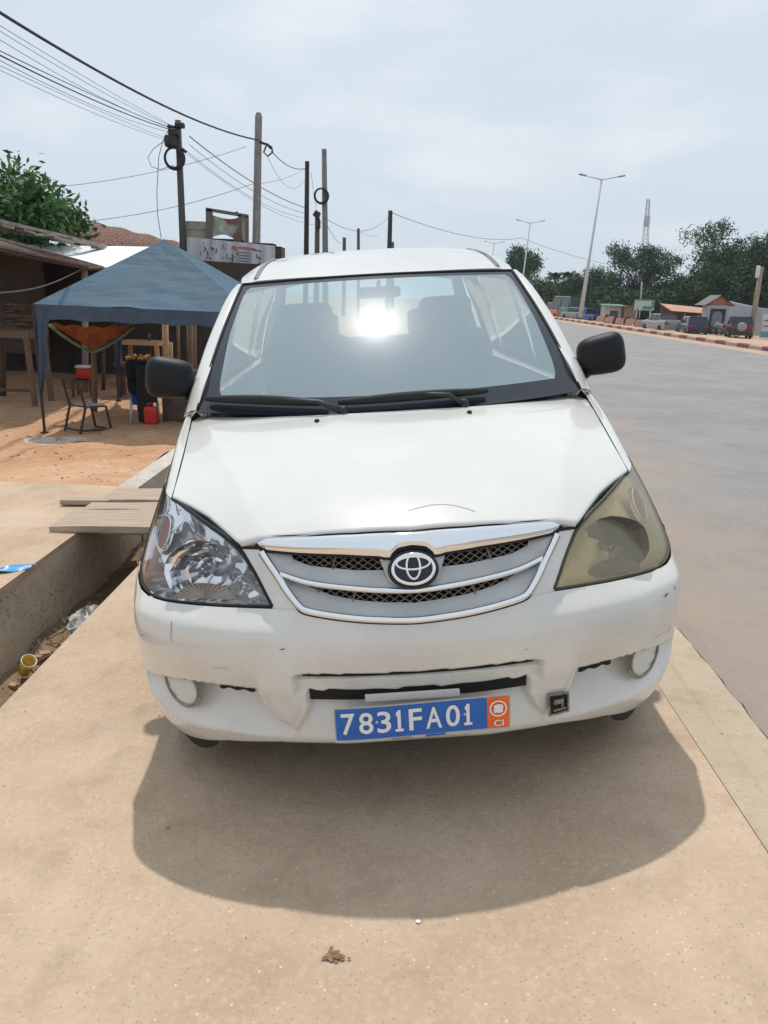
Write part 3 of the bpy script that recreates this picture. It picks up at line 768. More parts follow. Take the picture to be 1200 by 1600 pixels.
# diamond mesh
MS = [MB(), MB(), MB()]; p = .0265; hh = .0095
def inmesh(u, z):
    a = abs(u)
    if a < .345 and lin([0,.151,.277,.345],[.748,.752,.766,.79], a) < z < .797 and a > .02: return True
    return a < .30 and lin([0,.15,.216,.27,.30],[.662,.678,.690,.708,.72], a) < z < lin([0,.153,.28],[.700,.710,.724], a)
for k in range(-30, 31):
    for j in range(0, 24):
        u0 = k*p+(p/2 if j % 2 else 0); z0 = .645+j*hh/1.0*.9
        for sx in (-1, 1):
            u1, z1 = u0+sx*p/2, z0+hh*.9
            if inmesh((u0+u1)/2, (z0+z1)/2):
                a, b = SP(u0, z0, -.030), SP(u1, z1, -.030); uc = (u0+u1)/2; MS[2 if (z0+z1)/2 < lin([0, .345], [.73, .762], abs(uc)) else (0 if uc < 0 else 1)].beam(a, b, .0022, .008, up=(0, -1, .2))
for s in (-1, 1):
    for u, z0, z1 in ((.205,.753,.795),(.155,.672,.708),(.245,.70,.722)): MS[(0 if s < 0 else 1) if u == .205 else 2].beam(SP(s*(u+.012), z0, -.026), SP(s*u, z1, -.026), .004, .008, up=(0, -1, .2))
for m_i in MS: m_i.build('mesh_insert', M['grille_mesh'], GR)
# chrome bar along the hood edge
top = lambda a: lin([0,.10,.185,.30,.38,.405,.414],[.841,.8405,.8385,.8325,.8265,.822,.815], a)
bot = lambda a: lin([0,.035,.058,.075,.086,.18,.30,.38,.405,.414],[.806,.801,.782,.7835,.7865,.7925,.7955,.7985,.803,.812], a)
mb = MB(); rows = []
for j in range(13):
    t = j/12; rows.append([SP(.414*(-1+2*k/160), bot(abs(.414*(-1+2*k/160)))*(1-t)+top(abs(.414*(-1+2*k/160)))*t, .001+.014*math.sin(math.pi*(t*.92+.04))**.7*min(1, (1-abs(-1+2*k/160))*14+.15)) for k in range(161)])
mb.grid(rows); mb.build('chrome_bar', M['chrome'], GR, True, (0, .6, .7))
mb = MB(); mb.tube([SP(.418*(-1+2*k/80), top(abs(.414*(-1+2*k/80)))+.003, .0) for k in range(81)], .0035, 6)
mb.tube([SP(.416*(-1+2*k/160), bot(abs(.414*(-1+2*k/160)))-.003, .0) for k in range(161)], .0038, 6); mb.build('bar_seal', M['rubber'], GR, True)
# emblem: ring of three ellipses on black
c = SP(0, .752, .010); nn = Vector((0, -1, .33)); nn.normalize(); ex = Vector((1, 0, 0)); ey = nn.cross(ex)*-1
if ey.z < 0: ey = -ey
def el(mb, cx, cy, a, b, r, off, n=48, full=True, sx=1.0):
    P = [c+ex*(cx+a*math.cos(2*math.pi*k/n))+ey*(cy+b*math.sin(2*math.pi*k/n))+nn*off for k in range(n)]
    b0 = len(mb.v)
    for i in range(n):
        d = P[(i+1) % n]-P[i-1]; d.normalize(); x = d.cross(nn); x.normalize()
        for k in range(8):
            q = 2*math.pi*k/8; mb.v.append(tuple(P[i]+x*math.cos(q)*r+nn*math.sin(q)*r*.8))
    for i in range(n):
        for k in range(8):
            a1 = b0+i*8+k; b1 = b0+i*8+(k+1) % 8; j = (i+1) % n; mb.face((a1, b1, b0+j*8+(k+1) % 8, b0+j*8+k))
EM = empty('emblem'); EM.parent = GR
mb = MB(); mb.v.append(tuple(c+nn*.006)); n = 48
for k in range(n): mb.v.append(tuple(c+ex*.053*math.cos(2*math.pi*k/n)+ey*.039*math.sin(2*math.pi*k/n)+nn*.002))
for k in range(n): mb.face((0, 1+k, 1+(k+1) % n))
mb.build('badge_ground', mat('badge_black', (.012, .013, .02), .15), EM, True)
mb = MB(); el(mb, 0, 0, .0535, .0385, .0050, .004); el(mb, 0, .006, .0175, .0315, .0032, .006); el(mb, 0, .0155, .043, .0165, .0032, .006); mb.build('badge_rings', M['chrome'], EM, True)
mb = MB(); el(mb, 0, -.002, .062, .0465, .0048, -.006); mb.build('badge_surround', M['black'], EM, True)
for s in (-1, 1): mb = MB(); mb.poly([SP(s*.060, .787, -.004), SP(s*.088, .785, -.006), SP(s*.066, .725, -.004), SP(s*.045, .712, -.004)]); mb.build('badge_shield', M['silver_plastic'], EM)

# ---- fog lamp covers
for s in (-1, 1):
    fl = empty('fog_light'); fl.parent = CAR; u0, z0 = .695, .388
    def fp(a, r, off):
        u = u0+r*math.cos(a)*1.05; z = z0+r*math.sin(a); zt2 = lin(*RT, u)-.003
        if z > zt2: z = zt2
        return SP(s*u, z, off-.012)
    mb = MB(); mb.grid([[fp(2*math.pi*k/40, 0.059*j/8, .004-.006*(j/8)**2+.0015*math.sin((j/8)*.047*math.sin(2*math.pi*k/40)*260)) for k in range(41)] for j in range(9)])
    mb.build('cover', mat('fog_cover', (.60, .60, .56), .25, coat=.5), fl, True)
    mb = MB(); mb.tube([fp(2*math.pi*k/40, .0605, .002) for k in range(41)], .0024, 6, cap=False); mb.tube([fp(2*math.pi*k/40, .068, -.002) for k in range(-18, 4)], .0045, 6); mb.build('cover_ring', mat('fog_ring', (.28, .27, .24), .6), fl, True)
# tow hook recess with its missing cap (right fang)
mb = MB(); P4 = [(.350,.316),(.404,.318),(.402,.373),(.345,.377)]
mb.poly([SP(u, z, .018) for u, z in P4]); mb.build('tow_hole', M['dark'], CAR)
mb = MB()
for a, b in zip(P4, P4[1:]+P4[:1]): mb.beam(SP(*a, .019), SP(*b, .019), .005, .006, up=(0, -1, 0))
mb.beam(SP(.36, .352, .020), SP(.385, .353, .020), .012, .006, up=(0, -1, 0)); mb.beam(SP(.385, .335, .020), SP(.385, .36, .020), .006, .006, up=(0, -1, 0)); mb.beam(SP(.36, .328, .020), SP(.395, .33, .020), .005, .005, up=(0, -1, 0))
mb.build('tow_hole_frame', mat('tow_frame', (.30, .28, .20), .6, col2=(.08, .07, .06), vs=60), CAR)

# ---- plate
PL = empty('licence_plate'); PL.parent = CAR
PW, PH = .462, .098
def pp(x, z, off=0.0):   # x -.231...231, z 0..PH, gently bowed sheet leaning on the bumper
    y = -.030+.16*x*x+.012*math.sin(x*9)*.3-.10*(z-PH/2)*-.06
    zz = .3185+z+.004*math.sin(x*7+1.0)-.006*(x/.23)**2*0
    return Vector((x+.003, y-off-.012, zz))
def pgrid(name, x0, x1, z0, z1, off, m, n=24, th=False):
    mb = MB(); mb.grid([[pp(x0+(x1-x0)*k/n, z, off) for k in range(n+1)] for z in (z0, (z0+z1)/2, z1)])
    if th: mb.grid([[pp(x0+(x1-x0)*k/n, z, 0) for k in range(n+1)] for z in (z0, z1)])
    return mb.build(name, m, PL, True)
WHT = mat('plate_white', (.75, .76, .76), .45); BLU = mat('plate_blue', (.010, .115, .43), .4, var=.12, vs=25); ORG = mat('plate_orange', (.78, .13, .02), .4, var=.06, vs=25)
pgrid('plate_sheet', -PW/2, PW/2, -.004, PH, .0, WHT, th=True)
pgrid('blue_field', -PW/2+.003, PW/2-.062, .004, PH-.004, .0012, BLU)
pgrid('orange_field', PW/2-.061, PW/2-.003, .004, PH-.003, .0012, ORG)
def text_mesh(body, size, xs=1.0, off=0.0):
    cu = bpy.data.curves.new('t', 'FONT'); cu.body = body; cu.size = size; cu.offset = off; cu.resolution_u = 4
    o = bpy.data.objects.new('t', cu); COL.objects.link(o); bpy.context.view_layer.update()
    me = bpy.data.meshes.new_from_object(o.evaluated_get(bpy.context.evaluated_depsgraph_get())); bpy.data.objects.remove(o)
    V = [(v.co.x*xs, v.co.y) for v in me.vertices]; F = [tuple(p.vertices) for p in me.polygons]
    return V, F
def plate_text(body, x0, w, z0, h, off, name, m, emb=.0016, xs=None):
    V, F = text_mesh(body, 1.0, 1.0, .014)
    if body == '1': V = [(.42,0),(.72,0),(.72,1),(.50,1),(.30,.86),(.30,.70),(.42,.76),(.42,0),(.20,0),(.94,0),(.94,.12),(.20,.12)]; F = [(0,1,2,3,4,5,6),(8,9,10,11)]
    xa = min(v[0] for v in V); xb = max(v[0] for v in V); ya = min(v[1] for v in V); yb = max(v[1] for v in V)
    mb = MB(); mb.v = [tuple(pp(x0+(v[0]-xa)/(xb-xa)*w, z0+(v[1]-ya)/(yb-ya)*h, off)) for v in V]; mb.f = F; mb.m = [0]*len(F)
    mb.build(name, m, PL)
x = -PW/2+.017
for ch, w in zip('7831FA01', (.036, .037, .036, .022, .034, .042, .037, .022)):
    plate_text(ch, x, w, .020, .062, .0030, 'character', WHT); x += w+.0105+(.004 if ch in '1' else 0)
plate_text('CI', PW/2-.044, .026, .010, .018, .0030, 'character', WHT)
mb = MB(); cx, cz = PW/2-.032, .061
rows = [[pp(cx+r*math.cos(a)*1.0, cz+r*math.sin(a), .003) for a in [2*math.pi*k/36 for k in range(37)]] for r in (.0195, .0235)]
mb.grid(rows)
blob = [(0,.013),(.009,.012),(.014,.006),(.012,-.002),(.013,-.009),(.005,-.013),(-.003,-.011),(-.010,-.013),(-.013,-.005),(-.010,.001),(-.013,.008),(-.006,.011)]
mb.poly([pp(cx+a, cz+b, .003) for a, b in blob]); mb.build('country_roundel', WHT, PL)
pgrid('maker_strip', .005, .058, -.003, .0025, .0018, BLU); 
mb = MB()
for k in range(9): mb.poly([pp(-.085+k*.006+a, -.003+b, .0018) for a, b in ((0, .001), (.0035, .001), (.0035, .0035), (0, .0035))])
mb.build('small_print', M['black'], PL)
for sx in (-.121, .11):
    mb = MB(); mb.lathe([(.0001, -.0045), (.0035, -.004), (.004, 0)], pp(sx, .052, .001), 'y', 10); mb.build('rivet', M['steel'], PL, True)
# yellowish tab behind the plate top
mb = MB(); mb.box((-.02, -.004, .420), (.25, .012, .016)); mb.build('plate_bracket', M['paint_bumper'], CAR)

# ------------------------------------------------------------------ ground, slabs, ditch, road
rnd = random.Random(11)
def ground_mat(name, c1, c2, c3, s1=1.3, s2=14.0, rough=.9, bump=.004, bs=25, speck=None, speck_s=120, rip=None, x0=None, x1=None, cx=None):
    m = bpy.data.materials.new(name); m.use_nodes = True; N = m.node_tree.nodes; L = m.node_tree.links; b = N['Principled BSDF']
    b.inputs['Roughness'].default_value = rough; b.inputs['Specular IOR Level'].default_value = .25
    t = N.new('ShaderNodeTexCoord')
    def noise(sc_, d, r=.6):
        n = N.new('ShaderNodeTexNoise'); n.inputs['Scale'].default_value = sc_; n.inputs['Detail'].default_value = d; n.inputs['Roughness'].default_value = r
        L.new(t.outputs['Object'], n.inputs['Vector']); return n
    def mixc(fac, a, bb, f=None):
        x = N.new('ShaderNodeMix'); x.data_type = 'RGBA'
        if isinstance(fac, float): x.inputs['Factor'].default_value = fac
        else: L.new(fac, x.inputs['Factor'])
        for k, v in (('A', a), ('B', bb)):
            if isinstance(v, tuple): x.inputs[k].default_value = (*v, 1)
            else: L.new(v, x.inputs[k])
        return x.outputs['Result']
    def rng(o, a, bb, c=0., d=1.):
        r = N.new('ShaderNodeMapRange'); r.inputs['From Min'].default_value = a; r.inputs['From Max'].default_value = bb; r.inputs['To Min'].default_value = c; r.inputs['To Max'].default_value = d
        L.new(o, r.inputs['Value']); return r.outputs['Result']
    na, nb, nc = noise(s1, 8, .65), noise(s2, 8, .7), noise(s1*3.7, 6)
    c = mixc(rng(na.outputs['Fac'], .36, .66), c1, c2); c = mixc(rng(nb.outputs['Fac'], .48, .75, 0, .6), c, c3)
    c = mixc(rng(nc.outputs['Fac'], .52, .72, 0, .42), c, tuple(v*.72 for v in c1))
    if speck:
        v = N.new('ShaderNodeTexVoronoi'); v.inputs['Scale'].default_value = speck_s; L.new(t.outputs['Object'], v.inputs['Vector'])
        sp = N.new('ShaderNodeSeparateColor'); L.new(v.outputs['Color'], sp.inputs['Color'])
        k = N.new('ShaderNodeMath'); k.operation = 'MULTIPLY'; L.new(rng(v.outputs['Distance'], .32, .22), k.inputs[0]); L.new(rng(sp.outputs['Red'], .80, .84), k.inputs[1])
        c = mixc(k.outputs[0], c, speck)
        k2 = N.new('ShaderNodeMath'); k2.operation = 'MULTIPLY'; L.new(rng(v.outputs['Distance'], .32, .22), k2.inputs[0]); L.new(rng(sp.outputs['Green'], .965, .98), k2.inputs[1])
        c = mixc(k2.outputs[0], c, tuple(min(1, v*1.35) for v in c2))
    if cx is not None:   # a second colour (blown dust) lying where x is near x0
        s = N.new('ShaderNodeSeparateXYZ'); L.new(t.outputs['Object'], s.inputs[0])
        ad = N.new('ShaderNodeMath'); ad.operation = 'ADD'; L.new(s.outputs['X'], ad.inputs[0]); L.new(rng(noise(1.3, 12, .78).outputs['Fac'], .3, .7, -.9, .9), ad.inputs[1])
        c = mixc(rng(ad.outputs[0], x0, x1), cx, c)
    L.new(c, b.inputs['Base Color'])
    nn = noise(bs, 6, .7); bp = N.new('ShaderNodeBump'); bp.inputs['Distance'].default_value = bump; L.new(nn.outputs['Fac'], bp.inputs['Height']); L.new(bp.outputs['Normal'], b.inputs['Normal'])
    return m
SLAB = ground_mat('sandy_concrete', (.45,.325,.22), (.57,.43,.31), (.65,.52,.39), 1.6, 55, bump=.0045, bs=48, speck=(.35,.29,.225), speck_s=95)
KERBC = ground_mat('gutter_concrete', (.46,.37,.27), (.52,.43,.32), (.42,.33,.24), 2.5, 18, bump=.0025, bs=50, speck=(.28,.23,.18), speck_s=110)
ASPH = ground_mat('asphalt', (.245,.235,.23), (.31,.295,.285), (.38,.36,.34), .9, 45, bump=.010, bs=70, speck=(.42,.38,.34), speck_s=60, cx=(.40,.32,.26), x0=1.3, x1=2.9)
DIRT = ground_mat('orange_earth', (.45,.235,.12), (.56,.34,.20), (.66,.47,.33), .55, 6, bump=.02, bs=9, speck=(.20,.12,.07), speck_s=18)
VERGE = ground_mat('verge_earth', (.46,.31,.21), (.52,.37,.27), (.40,.27,.18), .3, 3, bump=.02, bs=5)
DMUD = ground_mat('ditch_mud', (.17,.115,.07), (.27,.19,.125), (.36,.26,.18), 3, 14, bump=.012, bs=18, speck=(.06,.045,.03), speck_s=30)
WALLC = ground_mat('ditch_wall_concrete', (.50,.45,.385), (.62,.56,.48), (.27,.245,.205), 2.6, 16, bump=.005, bs=30, speck=(.13,.12,.10), speck_s=40)
def zslab(x, y): return .0553+.08498*x+.0012*y
def sheet(name, xs, ys, zf, m, smooth=True, skirt=None):
    mb = MB(); mb.grid([[(x, y, zf(x, y)) for x in xs] for y in ys]); o = mb.build(name, m, None, smooth, (0, 0, -50)); tag(o, kind='structure'); return o
def fr(a, b, n): return [a+(b-a)*k/n for k in range(n+1)]
# base earth far out, low everywhere
sheet('ground', [-300, -60, -8, -2.2, 12.5, 30, 400], [-30, 20, 200, 700], lambda x, y: -1.15, VERGE, False)
mb = MB(); ys = fr(-4, 30, 34)+[60, 120, 300]
mb.grid([[(x, y, zslab(x, min(y, 40))) for x in (-1.47, -.8, 0, .5, 1.003)] for y in ys])
mb.grid([[(-1.47, y, z) for z in (-1.1, zslab(-1.47, min(y, 40)))] for y in ys])
mb.grid([[(1.003, y, z) for z in (-1.1, zslab(1.003, min(y, 40)))] for y in ys])
mb.grid([[(x, -4, z) for z in (-1.1, zslab(x, -4))] for x in (-1.47, 1.003)])
o = mb.build('pavement', SLAB, None, False); tag(o, kind='structure')
mb = MB(); ex = lambda y: 1.250+.004*math.sin(y*5)+.003*math.sin(y*23+1)+.0025*math.sin(y*61)
yy = fr(-4, 16, 320)+[30, 60, 300]
mb.grid([[(x, y, z) for x, z in ((1.009, .05), (1.009, .1385), (1.10, .146), (1.112, .150), (ex(y), .1515), (ex(y)+.002, .10))] for y in yy])
o = mb.build('gutter', KERBC, None, False); tag(o, kind='structure')
mb = MB(); mb.grid([[(x, y, z) for x, z in ((ex(y)+.004+.002*math.sin(y*31), .08), (ex(y)+.006+.003*math.sin(y*31), .1485), (2, .150), (6, .155), (11.93, .150), (11.95, 0))] for y in yy])
o = mb.build('road', ASPH, None, False); tag(o, kind='structure')
# far kerb, painted red and white in turn
kr = mat('kerb_paint', (.6, .5, .42)); N = kr.node_tree.nodes; L = kr.node_tree.links; t = N.new('ShaderNodeTexCoord'); s_ = N.new('ShaderNodeSeparateXYZ'); L.new(t.outputs['Object'], s_.inputs[0])
w_ = N.new('ShaderNodeMath'); w_.operation = 'PINGPONG'; w_.inputs[1].default_value = 1.0; L.new(s_.outputs['Y'], w_.inputs[0]); g_ = N.new('ShaderNodeMath'); g_.operation = 'GREATER_THAN'; g_.inputs[1].default_value = .5; L.new(w_.outputs[0], g_.inputs[0])
x_ = N.new('ShaderNodeMix'); x_.data_type = 'RGBA'; x_.inputs['A'].default_value = (.20, .055, .045, 1); x_.inputs['B'].default_value = (.40, .30, .24, 1); L.new(g_.outputs[0], x_.inputs['Factor']); L.new(x_.outputs['Result'], N['Principled BSDF'].inputs['Base Color'])
mb = MB(); mb.prism([(11.95, -.2), (11.95, .27), (11.98, .30), (12.15, .30), (12.15, -.2)], -20, 300, 'y'); o = mb.build('kerb', kr); tag(o, kind='structure')
sheet('verge', [12.15, 13, 14, 16, 18, 22, 26, 40, 90], fr(-20, 100, 24)+[140, 200, 300], lambda x, y: lin([12.1, 14, 17, 24, 90], [.26, .16, -.25, -.70, -.75], x)+.03*math.sin(x*1.7+y*.8), VERGE)
# strip of gravel dust along the far edge of the road
sheet('road_edge_dust', [10.9, 11.4, 11.946], fr(-20, 300, 60), lambda x, y: .158 if x > 11 else .1535, ground_mat('edge_dust', (.42,.30,.22), (.48,.36,.27), (.34,.27,.22), .8, 6))
# left slab, ditch, earth yard
mb = MB(); Z = -.105
ys = fr(-4, 6.27, 14)
mb.grid([[(x, y, Z-.012*(x+2.12)*0) for x in (-9, -6, -4, -3, -2.115)] for y in ys]); mb.grid([[(-2.115, y, z) for z in (Z-.045, Z)] for y in ys]); mb.grid([[(x, 6.27, z) for z in (-1.2, Z)] for x in (-9, -6, -4, -2.115)])
o = mb.build('left_pavement', SLAB, None, False); tag(o, kind='structure')
mb = MB(); ys = fr(-4, 9.5, 60)
mb.grid([[(-2.122-.012*math.sin(y*3)*math.sin(z*9), y, z) for z in (-.75, -.6, -.45, -.3, -.2, Z-.03)] for y in ys]); mb.grid([[(-2.115, 6.27+.02, z) for z in (-.75, Z-.002)], [(-2.115, 9.5, z) for z in (-.75, Z-.002)]])
mb.grid([[(x, y, Z-.004) for x in (-2.30, -2.122)] for y in (6.275, 9.5)])
o = mb.build('ditch_wall', WALLC, None, False); tag(o, kind='structure')
sheet('ditch_floor', fr(-2.14, -1.46, 12), fr(-4, 12, 110), lambda x, y: -.60+.035*math.sin(y*3.1+x*4)*math.cos(x*7)+.02*math.sin(y*11+x*13)+.05*math.exp(-((x+1.5)/.2)**2), DMUD)
def zyard(x, y):
    k = y+max(-x-2.2, 0)*.75
    z = -.115-.785*ss(7.6, 11.2, k)
    z += .05*math.sin(x*1.9+y*.7)*math.cos(y*1.3-x*.4)*ss(7, 9, k)+.025*math.sin(x*5.1+1)*math.sin(y*4.3)*ss(6.6, 8, k)
    z -= .10*math.exp(-((x+4.3)/.7)**2-((y-8.0)/.8)**2)
    return z-.02*ss(6.3, 6.5, 6.6-(y-6.2))
sheet('yard_earth', [-60, -40, -26, -18]+fr(-14, -2.31, 80), fr(6.28, 24, 110)+[28, 34, 45, 80, 160], zyard, DIRT)
sheet('earth_behind_ditch', fr(-2.31, -1.47, 4), fr(9.5, 24, 30)+[60, 160], lambda x, y: min(zyard(x, y), -.10), DIRT)
# ground litter: pebbles of the yard and crumbs on the slab
mb = MB()
for k in range(260):
    x = rnd.uniform(-8, -2.6); y = rnd.uniform(6.5, 17); r = rnd.uniform(.006, .028); z = zyard(x, y); a = rnd.uniform(0, 3)
    mb.box((x, y, z+r*.3), (r*rnd.uniform(1, 2), r*1.3, r), Matrix.Rotation(a, 3, 'Z') @ Matrix.Rotation(rnd.uniform(-.4, .4), 3, 'X'))
for k in range(160):
    x = rnd.uniform(-2.1, -1.5); y = rnd.uniform(2.5, 7); r = rnd.uniform(.006, .03); mb.box((x, y, -.585+r*.3), (r*2, r*1.3, r), Matrix.Rotation(rnd.uniform(0, 3), 3, 'Z') @ Matrix.Rotation(rnd.uniform(-.5, .5), 3, 'X'))
o = mb.build('pebbles', ground_mat('pebble', (.30,.20,.13), (.48,.36,.26), (.2,.14,.1), 3, 9)); tag(o, kind='stuff')
mb = MB()
for k in range(70):
    x = rnd.uniform(-1.4, 1.2); y = rnd.uniform(.9, 5) ; r = rnd.uniform(.0012, .0032)*(1.6 if rnd.random() < .05 else 1)
    z = zslab(x, y) if x < 1 else .150; mb.box((x, y, z+r*.4), (r*2, r*1.4, r), Matrix.Rotation(rnd.uniform(0, 3), 3, 'Z'))
o = mb.build('grit', ground_mat('grit_stone', (.30,.23,.16), (.42,.34,.25), (.14,.11,.08), 30, 60)); tag(o, kind='stuff')
mb = MB(); mb.poly([(.096+a, 1.528+b, zslab(.1, 1.5)+.004) for a, b in ((-.006, 0), (0, -.005), (.007, -.001), (.004, .006), (-.003, .005))]); o = mb.build('paper_scrap', mat('paper_white', (.8, .8, .78), .8)); tag(o, 'tiny white scrap of paper lying on the slab in front of the car shadow', 'litter')
def stain(name, x, y, r, seed, m, label):
    q = random.Random(seed); mb = MB()
    for k in range(26):
        a = q.uniform(0, 6.28); d = abs(q.gauss(0, r*.55)); rr = r*q.uniform(.05, .36)*(1-.5*min(d/r, 1)); cx, cy = x+d*math.cos(a)*1.4, y+d*math.sin(a)*.8
        z = zslab(cx, cy)+.0012+.0002*k
        mb.poly([(cx+rr*(1+.4*math.sin(3*t+k))*math.cos(t)*1.3, cy+rr*(1+.3*math.cos(4*t+k))*math.sin(t), z) for t in [2*math.pi*j/14 for j in range(14)]])
    o = mb.build(name, m); tag(o, label, 'stain')
ST = mat('stain_brown', (.14, .075, .035), .85, col2=(.30, .19, .11), vs=90)
stain('oil_stain', -.091, 1.437, .028, 3, ST, 'small dark brown stain on the sandy slab in front of the car')

# planks over the ditch
WOODP = mat('weathered_plank', (.36, .27, .20), .85, col2=(.50, .39, .30), vs=6, aniso=(.6, 8, 8), bump=.003, bs=40)
def plank(y0, y1, xl, xr, z, rz, lab, th=.035, tilt=0):
    o = empty('wooden_plank', ((xl+xr)/2, (y0+y1)/2, z), R(rz)); o.rotation_euler = (0, R(tilt), R(rz))
    mb = MB(); n = 8; L_ = (xr-xl)/2; W = (y1-y0)/2
    top_ = [[(-L_+2*L_*i/n+(.006*math.sin(i*2.3+j)), -W+2*W*j/3, .004*math.sin(i*.9+j)) for i in range(n+1)] for j in range(4)]
    bot_ = [[(a, b, c-th) for a, b, c in r] for r in top_]
    mb.grid(top_); mb.grid(bot_, flip=True)
    for r in (0, -1): mb.grid([top_[r], bot_[r]])
    for c in (0, -1): mb.grid([[top_[j][c] for j in range(4)], [bot_[j][c] for j in range(4)]])
    me = mb.build('plank_tmp', WOODP); o2 = me.data; bpy.data.objects.remove(me); bpy.data.objects.remove(o)
    o = bpy.data.objects.new('wooden_plank', o2); lnk(o); o.location = ((xl+xr)/2, (y0+y1)/2, z); o.rotation_euler = (0, R(tilt), R(rz)); tag(o, lab, 'plank', 'planks across the ditch')
plank(4.96, 5.40, -2.30, -1.20, -.046, 0.6, 'widest sun-bleached plank, nearest of those bridging the ditch', .045, -2.2)
plank(5.415, 5.62, -2.26, -1.22, -.050, .3, 'narrow middle plank bridging the ditch', .03, -2.2)
plank(5.64, 6.02, -2.22, -1.25, -.038, -.5, 'farthest plank over the ditch with a lifted corner', .03, -2.6)
mb = MB(); mb.box((-2.32, 5.66, -.075), (.36, .10, .035), Matrix.Rotation(R(6), 3, 'Z')); o = mb.build('wood_offcut', WOODP); tag(o, 'short piece of board poking out under the farthest plank', 'plank')
mb = MB(); mb.beam((-2.0, 5.1, -.12), (-1.45, 5.15, -.11), .06, .06); o = mb.build('wooden_beam', WOODP); tag(o, 'small squared beam under the front plank across the ditch', 'beam')
# litter in and beside the ditch
mb = MB(); q = random.Random(5); rows = []
for i in range(15):
    ph = -math.pi/2+math.pi*i/14; rows.append([Vector((-1.83+.11*math.cos(ph)*math.cos(a)*q.uniform(.6, 1.25), 4.35+.16*math.cos(ph)*math.sin(a)*q.uniform(.6, 1.25), -.49+.09*math.sin(ph)*q.uniform(.7, 1.3))) for a in [2*math.pi*k/22 for k in range(22)]])
mb.grid(rows, closed=True); o = mb.build('plastic_bag', mat('bag_white', (.62, .61, .58), .35, col2=(.38, .36, .33), vs=9), None, False); tag(o, 'crumpled pale plastic bag lying in the concrete ditch', 'plastic bag')
cup = empty('tipped_cup', (-1.98, 3.86, -.53)); cup.rotation_euler = (R(20), R(32), 0); tag(cup, 'tipped yellow paper cup lying in the ditch mud', 'cup')
mb = MB(); mb.lathe([(.0001, -.055), (.030, -.055), (.040, .055), (.038, .055), (.028, -.050), (.0001, -.05)], n=24); mb.build('cup_body', mat('cup_yellow', (.72, .56, .06), .5, col2=(.62, .30, .04), vs=22, lo=.5, hi=.56), cup, True)
mb = MB(); mb.lathe([(.041, .045), (.0425, .056), (.041, .060), (.037, .056)], n=24); mb.build('rim', mat('cup_rim', (.8, .78, .7), .5), cup, True)
mb = MB(); mb.grid([[Vector((-2.36+.26*t+.010*math.sin(t*7), 4.07+.21*t+w*(.045+.012*math.sin(t*11)), Z+.012+.010*math.sin(t*9+w*3))) for t in [k/20 for k in range(21)]] for w in (-1, -.5, 0, .5, 1)])
o = mb.build('blue_wrapper', mat('blue_plastic', (.02, .30, .62), .35), None, True); tag(o, 'crumpled bright blue plastic strip on the left slab', 'litter')
mb = MB()
rows = [[Vector((-5.45+.62*r_*math.cos(a)*(1+.2*math.sin(3*a)), 12.3+.42*r_*math.sin(a)*(1+.2*math.cos(5*a)), zyard(-5.45+.6*r_*math.cos(a), 12.3+.42*r_*math.sin(a))+.05*(1-r_)**1.3*(1+.5*math.sin(a*7+r_*9))-.004)) for a in [2*math.pi*k/40 for k in range(40)]] for r_ in [.02, .2, .4, .6, .8, 1.0]]
mb.grid(rows, closed=True)
o = mb.build('ash_heap', ground_mat('ash_grey', (.46,.34,.26), (.58,.48,.40), (.66,.58,.50), 3, 20, speck=(.7,.68,.66), speck_s=12)); tag(o, 'pale heap of ash and scraps at the foot of the blue canopy', 'ash heap')
mb = MB()
for k in range(46):
    x = rnd.uniform(-2.05, -1.55); y = rnd.uniform(3.6, 5.6); t = rnd.uniform(0, 3); l = rnd.uniform(.03, .12)
    mb.beam((x, y, -.56), (x+l*math.cos(t), y+l*math.sin(t), -.55+rnd.uniform(0, .03)), .006, .006)
    mb.poly([(x+rnd.uniform(-.04, .04), y+rnd.uniform(-.04, .04), -.56+rnd.uniform(0, .03)) for j in range(3)])
o = mb.build('ditch_debris', mat('dead_leaf', (.12, .075, .04), .9, col2=(.26, .19, .13), vs=7)); tag(o, kind='stuff')

# ------------------------------------------------------------------ canopy tent
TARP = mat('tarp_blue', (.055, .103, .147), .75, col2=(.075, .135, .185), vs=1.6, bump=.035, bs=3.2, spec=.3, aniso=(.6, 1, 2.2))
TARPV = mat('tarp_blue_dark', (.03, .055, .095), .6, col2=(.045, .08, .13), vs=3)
TG = -.9
tent = empty('canopy_tent', (-4.18, 14.8, TG)); tag(tent, 'blue pyramid canopy tent with draped corner legs over the earth yard', 'tent')
def T(x, y, z): return Vector((x+4.18, y-14.8, z-TG))
X0, X1, Y0, Y1, ZE = -5.98, -2.38, 13.0, 16.6, 1.17
PK = at(257, 374, 14.8)
C4 = [Vector((X0, Y0, ZE)), Vector((X1, Y0, ZE-.03)), Vector((X1, Y1, ZE)), Vector((X0, Y1, ZE))]
mb = MB()
for a, b in ((0, 1), (1, 2), (2, 3), (3, 0)):
    rows = []
    for j in range(25):
        t = j/24; row = []
        for i in range(33):
            s = i/32; e = C4[a].lerp(C4[b], s); p = e.lerp(PK, t)
            sag = .05*math.sin(math.pi*t)*math.sin(math.pi*s)+.010*math.sin(s*26+t*7)*math.sin(math.pi*s)*(1-t)+.008*math.sin(t*31+s*12)*math.sin(math.pi*s)
            p = p-Vector((0, 0, sag)); row.append(T(*p))
        rows.append(row)
    mb.grid(rows)
mb.build('canopy', TARP, tent, True, (0, 0, 1))
mb = MB()
